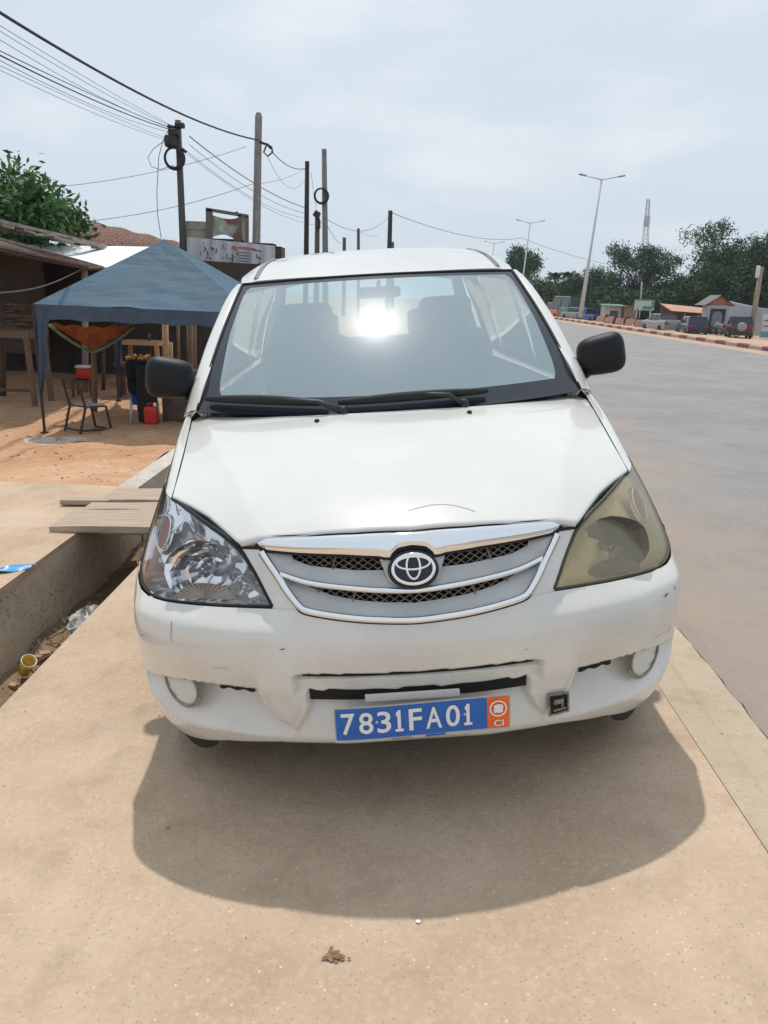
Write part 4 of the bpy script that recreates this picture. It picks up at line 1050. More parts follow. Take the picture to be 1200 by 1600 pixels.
for a, b in ((0, 1), (1, 2), (2, 3), (3, 0)):
    rows = []
    for j in range(5):
        t = j/4; rows.append([T(*(C4[a].lerp(C4[b], i/40)+Vector((.012*math.sin(i*1.1)*t, .014*math.sin(i*1.3+a)*t, -.235*t-.012*math.sin(i*.8)*t)))) for i in range(41)])
    mb.grid(rows)
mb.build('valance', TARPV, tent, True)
for k, c in enumerate(C4):
    lb = Vector((c.x+(0.02 if k in (0, 3) else -.02), c.y, zyard(c.x, c.y)))
    mb = MB(); mb.beam(T(c.x, c.y, c.z-.02), T(lb.x, lb.y, lb.z), .035, .035); mb.beam(T(lb.x, lb.y, lb.z), T(lb.x, lb.y, lb.z+.02), .10, .10); leg = mb.build('leg', M['black'], tent)
    sx = 1 if k in (0, 3) else -1; rows = []
    for j in range(13):
        t = j/12; w = lin([0, .12, .3, .7, 1], [.34, .24, .19, .16, .05], t); row = []
        for i in range(9):
            a = i/8; row.append(T(c.x+sx*(w*a)+.01*math.sin(i*2), c.y-.012+.02*math.sin(a*9+t*3), c.z-.10-1.38*t))
        rows.append(row)
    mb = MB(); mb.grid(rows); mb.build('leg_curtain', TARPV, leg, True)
# cloth slung under the canopy and the post it hangs from
CL = mat('patterned_cloth', (.34, .085, .035), .85, col2=(.42, .16, .03), vs=5, lo=.45, hi=.55)
mb = MB(); rows = []
P0, P1, P2 = at(78, 505, 14.0), at(210, 507, 15.4), at(146, 548, 14.9)
for j in range(13):
    t = j/12; rows.append([P0.lerp(P1, i/24).lerp(P2, t)+Vector((0, .05*math.sin(i*.9)*(1-t), -.05*math.sin(math.pi*i/24)*(1-t)+.02*math.sin(i*1.2))) for i in range(25)])
mb.grid(rows); o = mb.build('hanging_cloth', CL, None, True); tag(o, 'orange brown patterned cloth slung to a point beneath the blue canopy', 'cloth')
mb = MB(); mb.tube([P0.lerp(P2, t)+Vector((0, -.02, -.03-.05*math.sin(math.pi*t))) for t in [k/10 for k in range(11)]]+[P2.lerp(P1, t)+Vector((0, -.02, -.03-.05*math.sin(math.pi*t))) for t in [k/10 for k in range(11)]], .03, 6)
mb.build('cloth_hem', mat('hem_pale', (.30, .30, .20), .9, col2=(.05, .22, .10), vs=6), o, True)
WOOD = mat('shade_toned_timber', (.12, .075, .05), .85, col2=(.21, .135, .09), vs=5, aniso=(6, 6, .8))  # brown timber darkened so its colour carries the sheds' shade
WOODL = mat('raw_timber', (.42, .25, .12), .8, col2=(.52, .34, .19), vs=5, aniso=(6, 6, .8))
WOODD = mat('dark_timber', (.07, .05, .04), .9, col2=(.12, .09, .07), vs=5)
def post(px, pyb, pyt, Y, r, m, lab, cat='post', name='wooden_post', group='posts of the market sheds'):
    a, b = at(px, pyb, Y), at(px, pyt, Y); a.z = zyard(a.x, a.y)-.02; b.x = a.x+(b.x-a.x)*1
    mb = MB(); mb.tube([a, a.lerp(b, .5)+Vector((.01, 0, 0)), b], [r, r*.95, r*.9], 9); o = mb.build(name, m, None, True); tag(o, lab, cat, group); return o
post(146, 618, 545, 15.0, .055, WOOD, 'brown post under the tip of the slung patterned cloth')
# metal chair
IRON = mat('brown_iron', (.045, .028, .018), .5); SEATM = mat('worn_seat', (.45, .45, .43), .6, col2=(.30, .29, .27), vs=14)
ch = empty('metal_chair', (-5.32, 13.25, zyard(-5.32, 13.25)), R(-62)); ch.rotation_euler = (R(3), 0, R(146)); ch.scale = (1.1, 1.1, 1.05); tag(ch, 'rusty brown metal chair with a pale seat standing on the orange earth', 'chair')
def cpart(name, m, beams, r=.028):
    mb = MB()
    for a, b in beams: mb.beam(a, b, r, r)
    return mb.build(name, m, ch)
w, d_ = .20, .19
for sx in (-1, 1):
    cpart('leg', IRON, [((sx*w, -d_-.10, .0), (sx*w, -d_, .43))]); cpart('leg', IRON, [((sx*w, d_+.08, 0), (sx*w, d_-.02, .43))]); cpart('back_post', IRON, [((sx*w, d_-.02, .40), (sx*w, d_+.10, .84))])
cpart('stretcher', IRON, [((-w, -d_-.09, .04), (w, -d_-.09, .04)), ((-w, d_+.07, .05), (w, d_+.07, .05)), ((-w, -d_-.09, .05), (-w, d_+.07, .05))])
cpart('seat_frame', IRON, [((-w, -d_, .43), (w, -d_, .43)), ((-w, d_, .43), (w, d_, .43)), ((-w, -d_, .43), (-w, d_, .43)), ((w, -d_, .43), (w, d_, .43))], .022)
b_ = cpart('backrest', IRON, [((-w, d_+.10, .84), (w, d_+.10, .84)), ((-w, d_+.065, .71), (w, d_+.065, .71))], .022)
mb = MB()
for k in range(3): mb.tube([(-.11+.11*k+.045*math.cos(a), d_+.083, .775+.035*math.sin(a)) for a in [2*math.pi*j/12 for j in range(13)]], .006, 5)
mb.build('back_scroll', IRON, b_, True)
mb = MB(); rbox(mb, (0, 0, .445), (.37, .35, .035)); mb.build('seat', SEATM, ch, True)
# pale plastic chair draped with dark clothes and a blue cloth
PC = mat('grey_plastic', (.50, .50, .49), .5)
c2 = empty('plastic_chair', (-4.66, 14.3, zyard(-4.66, 14.3)), R(20)); tag(c2, 'pale plastic chair under the canopy, its legs showing below a blue cloth', 'chair')
for sx in (-1, 1):
    for sy in (-1, 1):
        mb = MB(); mb.tube([(sx*.22, sy*.21, .42), (sx*.26, sy*.25, 0)], [.022, .016], 8); mb.build('leg', PC, c2, True)
mb = MB(); rbox(mb, (0, 0, .43), (.46, .46, .04)); mb.build('seat', PC, c2, True)
mb = MB(); rbox(mb, (0, .22, .66), (.40, .04, .40)); mb.build('backrest', PC, c2, True)
mb = MB(); rbox(mb, (0, -.02, .46), (.44, .40, .06)); rbox(mb, (-.02, -.22, .41), (.42, .03, .14)); o = mb.build('blue_cloth', mat('blue_fabric', (.01, .05, .30), .9), None, True); o.location = c2.location+Vector((0, 0, .01)); o.rotation_euler = c2.rotation_euler; tag(o, 'bright blue cloth lying over the seat of the plastic chair', 'cloth')
mb = MB(); rows = []
for i in range(17):
    t = i/16; rows.append([Vector(((.26-.06*t+.03*math.sin(3*a+t*5))*math.cos(a), (.20-.03*t+.02*math.sin(5*a+t*4))*math.sin(a), 1.10*(1-t)**.9+.02)) for a in [2*math.pi*k/24 for k in range(24)]])
mb.grid(rows, closed=True); o = mb.build('clothes_pile', mat('black_cloth', (.008, .009, .014), .9), None, True); o.location = (-4.50, 14.02, zyard(-4.5, 14.02)); o.scale = (.8, .8, .93); tag(o, 'tall heap of black clothes behind the plastic chair under the canopy', 'clothes')
mb = MB(); rbox(mb, (-.02, .16, .80), (.52, .16, .62)); rbox(mb, (-.16, .10, .95), (.26, .2, .34)); o = mb.build('jacket', mat('jacket_black', (.008, .009, .015), .9), None, True); o.location = c2.location; o.rotation_euler = c2.rotation_euler; tag(o, 'black jacket hung over the back of the plastic chair under the canopy', 'jacket')
# red jerrycan
JR = mat('red_plastic', (.50, .022, .012), .4, var=.1, vs=6)
j = empty('jerrycan', (-4.40, 13.85, zyard(-4.40, 13.85)), R(8)); tag(j, 'small bright red jerrycan standing on the earth beside the car mirror', 'jerrycan')
mb = MB(); rbox(mb, (0, 0, .16), (.235, .16, .33)); mb.build('can', JR, j, True)
mb = MB(); mb.tube([(-.06, 0, .30), (-.05, 0, .365), (.03, 0, .37), (.05, 0, .31)], .015, 8); mb.build('handle', JR, j, True)
mb = MB(); mb.lathe([(.0001, .385), (.024, .385), (.026, .35), (.026, .31)], (.075, 0, 0), n=14); mb.build('cap', mat('cap_white', (.7, .7, .68), .5), j, True)
# red and white cool box on a stand in the dark
cb_ = empty('cool_box', at(131, 592, 17.4), R(10)); tag(cb_, 'red cool box with a pale lid beside the brown post under the canopy', 'cool box')
mb = MB(); rbox(mb, (0, 0, .12), (.29, .26, .26)); mb.build('box', JR, cb_, True)
mb = MB(); rbox(mb, (0, 0, .27), (.32, .29, .06)); mb.build('lid', mat('lid_pale', (.60, .62, .62), .5), cb_, True)
zb_ = at(131, 592, 17.4)
mb = MB(); 
for sx in (-1, 1):
    for sy in (-1, 1): mb.beam((zb_.x+sx*.2, zb_.y+sy*.15, -.9), (zb_.x+sx*.2, zb_.y+sy*.15, zb_.z-.03), .05)
mb.box((zb_.x, zb_.y, zb_.z-.035), (.5, .4, .03)); o = mb.build('stool', WOODD); tag(o, 'dark stool carrying the red cool box', 'stool')

# ------------------------------------------------------------------ market sheds at the back of the yard
DW = mat('shade_toned_boards', (.035, .030, .026), .9, col2=(.06, .05, .043), vs=3, aniso=(6, 6, .5)); PLAST = mat('shade_toned_plaster', (.085, .072, .06), .9, var=.2, vs=2)  # base colours darkened to carry the shed interior's shade
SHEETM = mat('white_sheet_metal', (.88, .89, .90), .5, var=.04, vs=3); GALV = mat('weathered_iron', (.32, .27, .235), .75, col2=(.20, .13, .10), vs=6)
RUST = mat('rust_tile', (.13, .05, .035), .85, col2=(.27, .15, .11), vs=7)
shed = empty('market_shed', (-8.5, 18, -.9)); tag(shed, 'dark open market shed with a bright white sheet metal roof behind the tent', 'shed')
O = Vector((-8.5, 18, -.9))
def slab3(mb, pts, th=.03):
    P = [Vector(p)-O for p in pts]; n = (P[1]-P[0]).cross(P[2]-P[0]); n.normalize(); Q = [p-n*th for p in P]; b = len(mb.v); k = len(P)
    mb.v += [tuple(p) for p in P+Q]; mb.face(range(b, b+k)); mb.face(range(b+k, b+2*k)[::-1])
    for i in range(k): mb.face((b+i, b+(i+1) % k, b+k+(i+1) % k, b+k+i))
mb = MB(); slab3(mb, [at(30, 382, 22), at(163, 417, 18.2), at(262, 420, 18.5), at(262, 386, 22)]); mb.build('roof', SHEETM, shed)
mb = MB(); slab3(mb, [at(-170, 336, 11.5), at(-20, 371, 13.6), at(163, 417, 18.2), at(160, 415, 18.2), at(-10, 368, 13.6)], .04); mb.build('eave_sheet', GALV, shed)
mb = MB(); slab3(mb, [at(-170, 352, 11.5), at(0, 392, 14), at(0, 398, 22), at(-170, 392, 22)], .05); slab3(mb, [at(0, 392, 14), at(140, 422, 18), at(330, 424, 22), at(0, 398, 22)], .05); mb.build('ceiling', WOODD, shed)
a_, b2_ = at(-60, 366, 12.6)-O, at(137, 414, 18)-O
mb = MB(); mb.tube([a_, (a_+b2_)/2+Vector((0, 0, -.01)), b2_], .06, 8); mb.build('beam', mat('grey_beam', (.27, .21, .18), .85, col2=(.36, .29, .26), vs=6), shed, True)
mb = MB(); w0, w1 = at(-260, 600, 21.5)-O, at(420, 600, 22.5)-O
mb.grid([[(w0.x, w0.y, -.3), (w0.x, w0.y, 3.4)], [(w1.x, w1.y, -.3), (w1.x, w1.y, 3.1)]]); mb.grid([[(w0.x, w0.y, -.3), (w0.x, w0.y, 3.4)], [(w0.x, w0.y-9, -.3), (w0.x, w0.y-9, 3.4)]])
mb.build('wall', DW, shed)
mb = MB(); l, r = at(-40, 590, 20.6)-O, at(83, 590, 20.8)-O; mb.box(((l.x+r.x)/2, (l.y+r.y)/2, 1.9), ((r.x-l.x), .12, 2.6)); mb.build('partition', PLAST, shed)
mb = MB(); q = random.Random(8)
for k in range(9): 
    c = at(16+q.uniform(-14, 40), 470+q.uniform(0, 50), 19)-O; mb.box(c, (q.uniform(.5, 1.1), .3, .06), Matrix.Rotation(q.uniform(-.06, .06), 3, 'Y'))
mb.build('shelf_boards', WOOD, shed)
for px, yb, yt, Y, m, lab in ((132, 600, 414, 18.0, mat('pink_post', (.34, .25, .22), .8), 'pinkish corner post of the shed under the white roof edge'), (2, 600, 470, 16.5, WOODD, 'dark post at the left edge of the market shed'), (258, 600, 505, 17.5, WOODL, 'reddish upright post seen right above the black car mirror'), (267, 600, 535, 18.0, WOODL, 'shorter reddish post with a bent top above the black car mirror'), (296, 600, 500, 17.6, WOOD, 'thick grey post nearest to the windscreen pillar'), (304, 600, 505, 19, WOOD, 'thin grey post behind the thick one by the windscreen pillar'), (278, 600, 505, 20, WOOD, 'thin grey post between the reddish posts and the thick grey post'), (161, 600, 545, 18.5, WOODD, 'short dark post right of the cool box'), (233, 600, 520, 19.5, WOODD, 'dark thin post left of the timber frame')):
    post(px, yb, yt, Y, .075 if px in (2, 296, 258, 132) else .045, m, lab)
def table(px0, px1, pyt, Y, m, lab, depth=.9, th=.10):
    a, b = at(px0, pyt, Y), at(px1, pyt, Y); c = (a+b)/2; t = empty('wooden_table', (c.x, c.y+depth/2, -.9)); tag(t, lab, 'table', 'wooden tables in the market sheds'); h = c.z+.9; w = (b.x-a.x)
    mb = MB(); mb.box((0, 0, h-th/2), (w, depth, th)); mb.build('table_top', m, t)
    for sx in (-1, 1):
        for sy in (-1, 1): mb = MB(); mb.beam((sx*(w/2-.08), sy*(depth/2-.06), h-th), (sx*(w/2-.02), sy*(depth/2-.06), 0), .09); mb.build('leg', m, t)
    mb = MB(); mb.beam((-w/2+.05, -depth/2+.06, .3), (w/2-.05, -depth/2+.06, .3), .05); mb.build('stretcher', WOODD, t)
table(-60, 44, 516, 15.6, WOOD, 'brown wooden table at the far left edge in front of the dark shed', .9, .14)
table(180, 248, 534, 19.0, WOODL, 'pale timber frame table behind the black clothes', .9, .08)
table(292, 345, 577, 14.6, WOODL, 'low bright wooden table beside the windscreen pillar', .8, .08)
mb = MB(); q = random.Random(4); c = at(214, 562, 17.5)
for k in range(16): mb.lathe([(.0001, .05), (.035, .035), (.05, 0), (.035, -.035), (.0001, -.05)], c+Vector((q.uniform(-.28, .28), q.uniform(-.1, .1), q.uniform(0, .09))), n=8)
o = mb.build('fruit_pile', mat('fruit_orange', (.45, .12, .04), .6, col2=(.40, .25, .08), vs=8), None, True); tag(o, kind='stuff')
mb = MB(); mb.box(c+Vector((0, 0, -.10)), (.9, .5, .08)); mb.box(c+Vector((-.38, 0, -.5)), (.07, .4, .76)); mb.box(c+Vector((.38, 0, -.5)), (.07, .4, .76)); o = mb.build('fruit_stand', WOODD); tag(o, 'dark stand carrying a pile of orange fruit under the canopy', 'stand')
mb = MB(); c = at(276, 655, 14.2); mb.box((c.x, c.y+.2, -.9+.42), (.52, .4, .84)); mb.box((c.x, c.y+.2, -.9+.88), (.60, .46, .06)); o = mb.build('wooden_counter', WOODD, bevel=.015); tag(o, 'dark wooden counter right of the red jerrycan', 'counter')
mb = MB(); a, b = at(-10, 458, 14.5), at(126, 421, 17.8); mb.tube([a.lerp(b, t)+Vector((0, 0, -.12*math.sin(math.pi*t))) for t in [k/12 for k in range(13)]], .014, 5); o = mb.build('hanging_rope', mat('rope_grey', (.36, .34, .32), .8), None, True); tag(o, 'pale rope sagging from the shed corner post to the left', 'rope')
# tiled house behind
hs = empty('tiled_house', (-12, 27, -.9)); O = Vector((-12, 27, -.9)); tag(hs, 'house with a rusty red tiled roof behind the market shed', 'house')
mb = MB(); P = [at(-120, 326, 17), at(222, 394, 26), at(300, 386, 34), at(118, 342, 30)]
A, B, Cc, Dd = P; rows = []
for j in range(19):
    t = j/18; rows.append([(A.lerp(B, i/70).lerp(Dd.lerp(Cc, i/70), t)+Vector((0, 0, .035*(i % 2)+.06*(1 if j % 2 else 0)+.04*math.sin(i*.4)*math.sin(j*.6)))-O) for i in range(71)])
mb.grid(rows); slab3(mb, [A-Vector((0, 0, .12)), B-Vector((0, 0, .12)), Cc-Vector((0, 0, .12)), Dd-Vector((0, 0, .12))], .05); mb.build('roof', RUST, hs)
mb = MB(); q = random.Random(2)
for k in range(15):
    t0, t1 = k/15, (k+1.1)/15; a = at(-80, 333, 16.6).lerp(at(160, 388, 21.5), t0)-O; b = at(-80, 333, 16.6).lerp(at(160, 388, 21.5), t1)-O
    mb.beam(a+Vector((0, 0, q.uniform(-.06, .06))), b+Vector((0, 0, q.uniform(-.06, .06))), .22, .05+.03*q.random())
mb.beam(at(-80, 327, 16.4)-O, at(165, 384, 21.8)-O, .08, .07)
mb.build('fascia', mat('grey_fascia', (.34, .31, .28), .85, col2=(.22, .16, .12), vs=4), hs)
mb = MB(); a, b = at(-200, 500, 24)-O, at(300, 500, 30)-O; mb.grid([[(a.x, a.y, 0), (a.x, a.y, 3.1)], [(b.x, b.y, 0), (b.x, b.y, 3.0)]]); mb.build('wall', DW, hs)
# hoarding with torn banner
hb_ = empty('torn_billboard', at(355, 400, 26)); O = Vector(at(355, 400, 26)); tag(hb_, 'torn advertising hoarding on a steel frame left of the square concrete pole', 'billboard')
def hp(px, py, Y=26): return at(px, py, Y)-O
mb = MB()
for a, b in (((327, 327), (327, 395)), ((386, 338), (386, 395)), ((322, 327), (388, 338)), ((375, 336), (375, 395))): mb.beam(hp(*a), hp(*b), .10 if a[0] != 327 else .20, .10, up=(0, 1, 0))
mb.tube([hp(340, 330), hp(360, 334), hp(372, 331)], .02, 5); mb.build('frame', mat('frame_brown', (.15, .125, .11), .8), hb_)
BAN = mat('banner_faded', (.46, .44, .38), .8, col2=(.22, .27, .22), vs=1.7, lo=.42, hi=.6)
mb = MB(); rows = []
for j in range(13):
    t = j/12; rows.append([hp(332+(383-332)*i/20, (336+(338-336)*i/20+5*math.sin(math.pi*i/20))*(1-t)+(371+5*i/20-6*math.sin(math.pi*i/14))*t, 26-.05*math.sin(i*.9)*math.sin(j*.5)) for i in range(21)])
mb.grid(rows); mb.build('torn_banner', BAN, hb_, True)
mb = MB(); mb.poly([hp(*p, 25.9) for p in ((350, 341), (362, 343), (372, 340), (370, 350), (356, 350))]); mb.poly([hp(*p, 25.9) for p in ((364, 366), (374, 362), (377, 380), (366, 383))]); mb.build('red_print', mat('print_red', (.22, .07, .06), .8), hb_)
mb = MB(); rbox(mb, hp(350, 379, 26.2), (1.0, .5, .22)); rbox(mb, hp(395, 383, 26.2), (1.5, .5, .14)); mb.beam(hp(405, 385, 26), hp(440, 387, 26), .06); rbox(mb, hp(374, 380, 26.2), (.5, .5, .22)); mb.build('junk', M['dark'], hb_, bevel=.05)
mb = MB(); mb.box(hp(309, 370, 26.4), (.62, .5, .9)); mb.box(hp(309, 357, 26.4), (.68, .56, .10)); o = mb.build('pier', mat('pier_plaster', (.36, .32, .26), .85, var=.15, vs=4), hb_)
WB = mat('banner_white', (.50, .53, .57), .7, var=.1, vs=3)
mb = MB(); rows = []
for j in range(9):
    t = j/8; rows.append([hp(292+(430-292)*i/40, (370+14*i/40)*(1-t)+(412+16*i/40)*t, 25.7-.06*math.sin(i*1.1)) for i in range(41)])
mb.grid(rows); wbn = mb.build('lower_banner', WB, hb_, True)
mb = MB(); q = random.Random(21)
def stroke(px, py, l, a, w): 
    u, v = math.cos(a), math.sin(a); mb.poly([hp(px+u*dx-v*dy, py+v*dx+u*dy, 25.58) for dx, dy in ((-l/2, -w*.3), (0, -w/2), (l/2, -w*.2), (l/2, w*.3), (0, w/2), (-l/2, w*.2))])
for k in range(34):
    px = q.choice([q.uniform(312, 345), q.uniform(345, 372), q.uniform(398, 412)]); stroke(px, 386+(px-320)*.10+q.uniform(-8, 20), q.uniform(3, 9), q.choice([1.4, 1.2, .4, 1.8]), q.uniform(1, 2.4))
for k in range(4): stroke(382, 395+k*4.5, 22, .08, 1.6)
mb.build('black_print', mat('print_dark', (.045, .055, .08), .8), hb_)
mb = MB(); stroke(385, 388, 28, .10, 4.5); stroke(366, 388, 8, .1, 9); mb.build('red_letters', mat('print_red2', (.50, .12, .09), .8), hb_)
mb = MB(); mb.box(hp(372, 432, 26.5), (3.0, 1.2, .7)); mb.box(hp(405, 398, 27), (1.6, .8, .5)); mb.build('stall_below', WOODD, hb_)
mb = MB(); a = hp(335, 600, 26); mb.box((a.x, .1, a.z/2-.2), (.12, .12, abs(a.z))); a = hp(386, 600, 26); mb.box((a.x, .1, a.z/2-.2), (.12, .12, abs(a.z))); mb.build('support', WOODD, hb_)

# ------------------------------------------------------------------ utility poles and cables
POLE = mat('pole_wood', (.055, .05, .047), .85, col2=(.10, .09, .08), vs=4, aniso=(6, 6, .6)); CONC = mat('pole_concrete', (.20, .185, .17), .85, col2=(.29, .27, .25), vs=5)
CAB = mat('cable_black', (.018, .018, .02), .6)
def upole(pxb, pxt, pyt, Y, r0, r1, m, lab, square=False, kit=None):
    t = at(pxt, pyt, Y); b = at(pxb, 460, Y); d = (t-b); b = t-d*((t.z+1.0)/d.z)
    o = empty('utility_pole', b); tag(o, lab, 'utility pole', 'utility poles along the left side of the road')
    mb = MB()
    if square:
        mb.tube([(0, 0, 0), t-b-Vector((0, 0, .12)), t-b], [r0*1.25, r1*1.2, r1*.8], 4)
    else: mb.tube([(0, 0, 0), (t-b)*.5+Vector((.02, 0, 0)), t-b], [r0, (r0+r1)/2, r1], 10)
    mb.build('shaft', m, o, not square); return o, b, t
pa, ba, ta = upole(288, 278, 188, 26, .13, .09, POLE, 'leaning dark pole with a black cable box and coil, leftmost of the poles')
def on(b, px, py, Y): return at(px, py, Y)-b
mb = MB(); rbox(mb, on(ba, 267, 221, 25.8), (.36, .3, .34)); rbox(mb, on(ba, 272, 207, 25.8), (.34, .26, .2)); rbox(mb, on(ba, 281, 196, 25.8), (.28, .26, .15)); mb.tube([on(ba, 262, 197, 25.8), on(ba, 276, 200, 25.8)], .06, 6); mb.tube([on(ba, 284, 232, 25.8), on(ba, 291, 238, 25.8)], .05, 6); mb.build('cable_box', CAB, pa, True)
def coil(parent, b, px, py, Y, r, th, name='cable_coil'):
    c = on(b, px, py, Y); mb = MB()
    for k in range(4): mb.tube([c+Vector(((r+.015*k)*math.cos(a), .04*k-.06, (r*1.08+.012*k)*math.sin(a))) for a in [2*math.pi*j/28 for j in range(29)]], th, 6, cap=False)
    mb.build(name, CAB, parent, True)
coil(pa, ba, 272, 247, 25.8, .26, .035)
pb, bb, tb = upole(399, 404, 176, 29, .135, .10, CONC, 'thick square concrete pole, tallest, standing right of the torn billboard', True)
mb = MB(); mb.tube([on(bb, 406, 222, 28.8), on(bb, 418, 226, 28.7), on(bb, 424, 232, 28.7)], .05, 6); mb.tube([on(bb, 416, 228, 28.7), on(bb, 412, 238, 28.7), on(bb, 418, 244, 28.7), on(bb, 426, 238, 28.7), on(bb, 424, 228, 28.7)], .03, 6); mb.build('cable_clamp', CAB, pb, True)
pc, bc, tc_ = upole(477, 480, 252, 38, .14, .10, mat('pole_black', (.018, .018, .02), .8), 'thin black wooden pole between the square pole and the grey one')
pd, bd, td = upole(508, 506.5, 233, 36, .15, .11, mat('pole_grey', (.17, .17, .165), .85, var=.15, vs=4), 'grey pole with a black cable coil at two thirds of its height')
coil(pd, bd, 502, 306, 35.8, .26, .035)
pe, be, te = upole(494, 496, 331, 44, .16, .13, POLE, 'short dark leaning pole carrying cable boxes left of the grey one')
mb = MB(); rbox(mb, on(be, 495, 335, 43.8), (.34, .3, .34), rot=Matrix.Rotation(.6, 3, 'Y')); rbox(mb, on(be, 497, 350, 43.8), (.26, .25, .5)); mb.build('cable_box', CAB, pe, True)
pf, bf, tf = upole(606, 610, 329, 62, .20, .17, mat('pole_black2', (.02, .02, .022), .8), 'black pole standing alone above the middle of the car roof')
pg, bgg, tg = upole(559.5, 560, 357, 75, .16, .14, POLE, 'small far pole second from the right above the roof')
ph, bh, th_ = upole(537, 538, 371, 90, .22, .2, POLE, 'tiny far pole just above the roof with a small box')
pi2, bi, ti = upole(613, 613, 378, 95, .22, .22, POLE, 'tiny far pole stub right beside the lone black pole')
def cable(p, q, sag, r, lab, n=24):
    p, q = Vector(p), Vector(q); mb = MB(); mb.tube([p.lerp(q, k/n)+Vector((0, 0, -sag*4*(k/n)*(1-k/n))) for k in range(n+1)], r*(.8 if r < .012 else 1), 5); o = mb.build('overhead_cable', CAB, None, True); tag(o, lab, 'cable', 'overhead cables'); return o
def near(px, py, Y): return at(px, py, Y)
cable(near(-60, -18, 12), at(404, 219, 29), .30, .026, 'thick black cable from the top left corner down to the square concrete pole')
AT = at(262, 200, 25.9)
for k, (y0, r, yy_) in enumerate(((38, .0065, 196), (46, .0065, 197), (60, .0065, 199), (84, .011, 201), (90, .013, 203), (97, .007, 207), (108, .006, 219), (114, .006, 221))):
    lab = ('topmost thin wire of the bundle reaching the pole with the cable box', 'second thin wire from the top in the bundle at the left edge', 'third thin wire of the upper group at the left edge', 'upper one of the two thick wires of the left bundle', 'lower one of the two thick wires of the left bundle', 'thin wire just below the thick pair at the left edge', 'second lowest wire of the left bundle, ending at the cable box', 'lowest wire of the left bundle, ending at the cable box')[k]
    cable(near(-50, y0-29, 12.5), at(268, yy_, 25.9), .05+.05*(k % 3), r, lab)
for k, (a, b, s, r, lab) in enumerate((((296, 213, 25.9), (478, 325, 38), .25, .016, 'thick wire from the cable box down to the black pole'), ((296, 226, 25.9), (478, 334, 38), .3, .011, 'second wire down from the cable box to the black pole'), ((292, 236, 25.9), (478, 341, 38), .35, .009, 'third wire down from the cable box to the black pole'), ((292, 240, 25.9), (494, 352, 44), .4, .009, 'lowest wire from the cable box to the short leaning pole'),
    ((424, 236, 28.7), (479, 262, 38), .25, .016, 'cable from the square pole clamp to the top of the black pole'), ((418, 244, 28.7), (478, 278, 38), .7, .009, 'slack thin wire looping from the square pole to the black pole'), ((486, 270, 38), (496, 335, 44), .1, .011, 'short wire from the black pole down to the short leaning pole'),
    ((-60, 300, 24), (385, 229, 30), .35, .010, 'faint wire rising from the tree to the square pole'), ((60, 352, 24), (392, 288, 30), .25, .011, 'wire rising from the tiled roof to the square pole'), ((392, 288, 30), (480, 262, 38), .15, .009, 'wire rising between the square pole and the black pole'),
    ((510, 342, 36), (610, 335, 62), .8, .012, 'faint drooping wire between the grey pole and the lone black pole'), ((511, 352, 36), (538, 378, 90), .4, .012, 'short wire falling from the grey pole toward the roof'), ((613, 333, 62), (815, 372, 109), .8, .022, 'long faint wire from the lone black pole across to the second lamp'), ((815, 372, 109), (1010, 420, 160), .8, .025, 'long faint wire running on in front of the far trees'), ((562, 362, 75), (590, 368, 90), .2, .014, 'short bit of wire at the small far pole'))):
    cable(near(*a), near(*b), s, r, lab)
mb = MB(); c = at(256, 232, 25.7)
mb.tube([at(262, 205, 25.7), at(254, 222, 25.7), at(248, 245, 25.7), at(245, 300, 25.7), at(246, 335, 25.7), at(252, 372, 25.7)], .011, 5); mb.tube([at(268, 212, 25.7), at(240, 232, 25.7), at(231, 246, 25.7), at(236, 260, 25.7), at(250, 265, 25.7), at(272, 258, 25.7)], .010, 5)
o = mb.build('hanging_wire', CAB, None, True); tag(o, 'loose loops of thin wire dangling left of the cable box pole', 'wire')

# ------------------------------------------------------------------ right side: lamps, mast, vehicles, buildings
LS = mat('lamp_steel', (.50, .52, .53), .5, metal=.2)
lamp0 = None
def lamp(pxb, pxt, pyt, Y, lab):
    global lamp0
    t = at(pxt, pyt, Y); b = at(pxb, 480, Y); d = t-b; b = t-d*((t.z-.2)/d.z) if pxb else Vector((t.x-.5, Y, .2))
    if lamp0 is None:
        o = empty('street_lamp', b); mb = MB(); v = t-b; H_ = v.length
        mb.tube([(0, 0, 0), v*.42, v*.43, v], [.19, .14, .11, .07], 10); mb.build('shaft', LS, o, True)
        mb = MB(); 
        for s in (-1, 1): mb.tube([v, v+Vector((s*.45, 0, .10)), v+Vector((s*1.35, 0, .28))], [.06, .05, .04], 8)
        mb.build('arms', LS, o, True)
        for s in (-1, 1): mb = MB(); rbox(mb, v+Vector((s*1.62, 0, .33)), (.62, .26, .11), rot=Matrix.Rotation(-s*.18, 3, 'Y')); mb.build('lamp_head', mat('lamp_head_grey', (.22, .23, .24), .5), o, True)
        lamp0 = o
    else: o = copy_tree(lamp0); o.location = b
    tag(o, lab, 'street lamp', 'twin-arm street lamps in the median'); return o
lamp(909, 940, 281, 70, 'nearest and tallest twin-armed street lamp, leaning right')
lamp(0, 827, 345, 110, 'middle twin-armed street lamp rising beside the round tree')
lamp(0, 771, 377, 152, 'farthest small twin-armed street lamp just above the roof corner')
mast = empty('radio_mast', at(1001, 478, 320)); tag(mast, 'tall thin grey lattice radio mast behind the big airy tree', 'radio mast')
mb = MB(); v = at(1013, 311, 320)-at(1001, 478, 320); W = lambda t: 3.6*(1-t)+.9*t
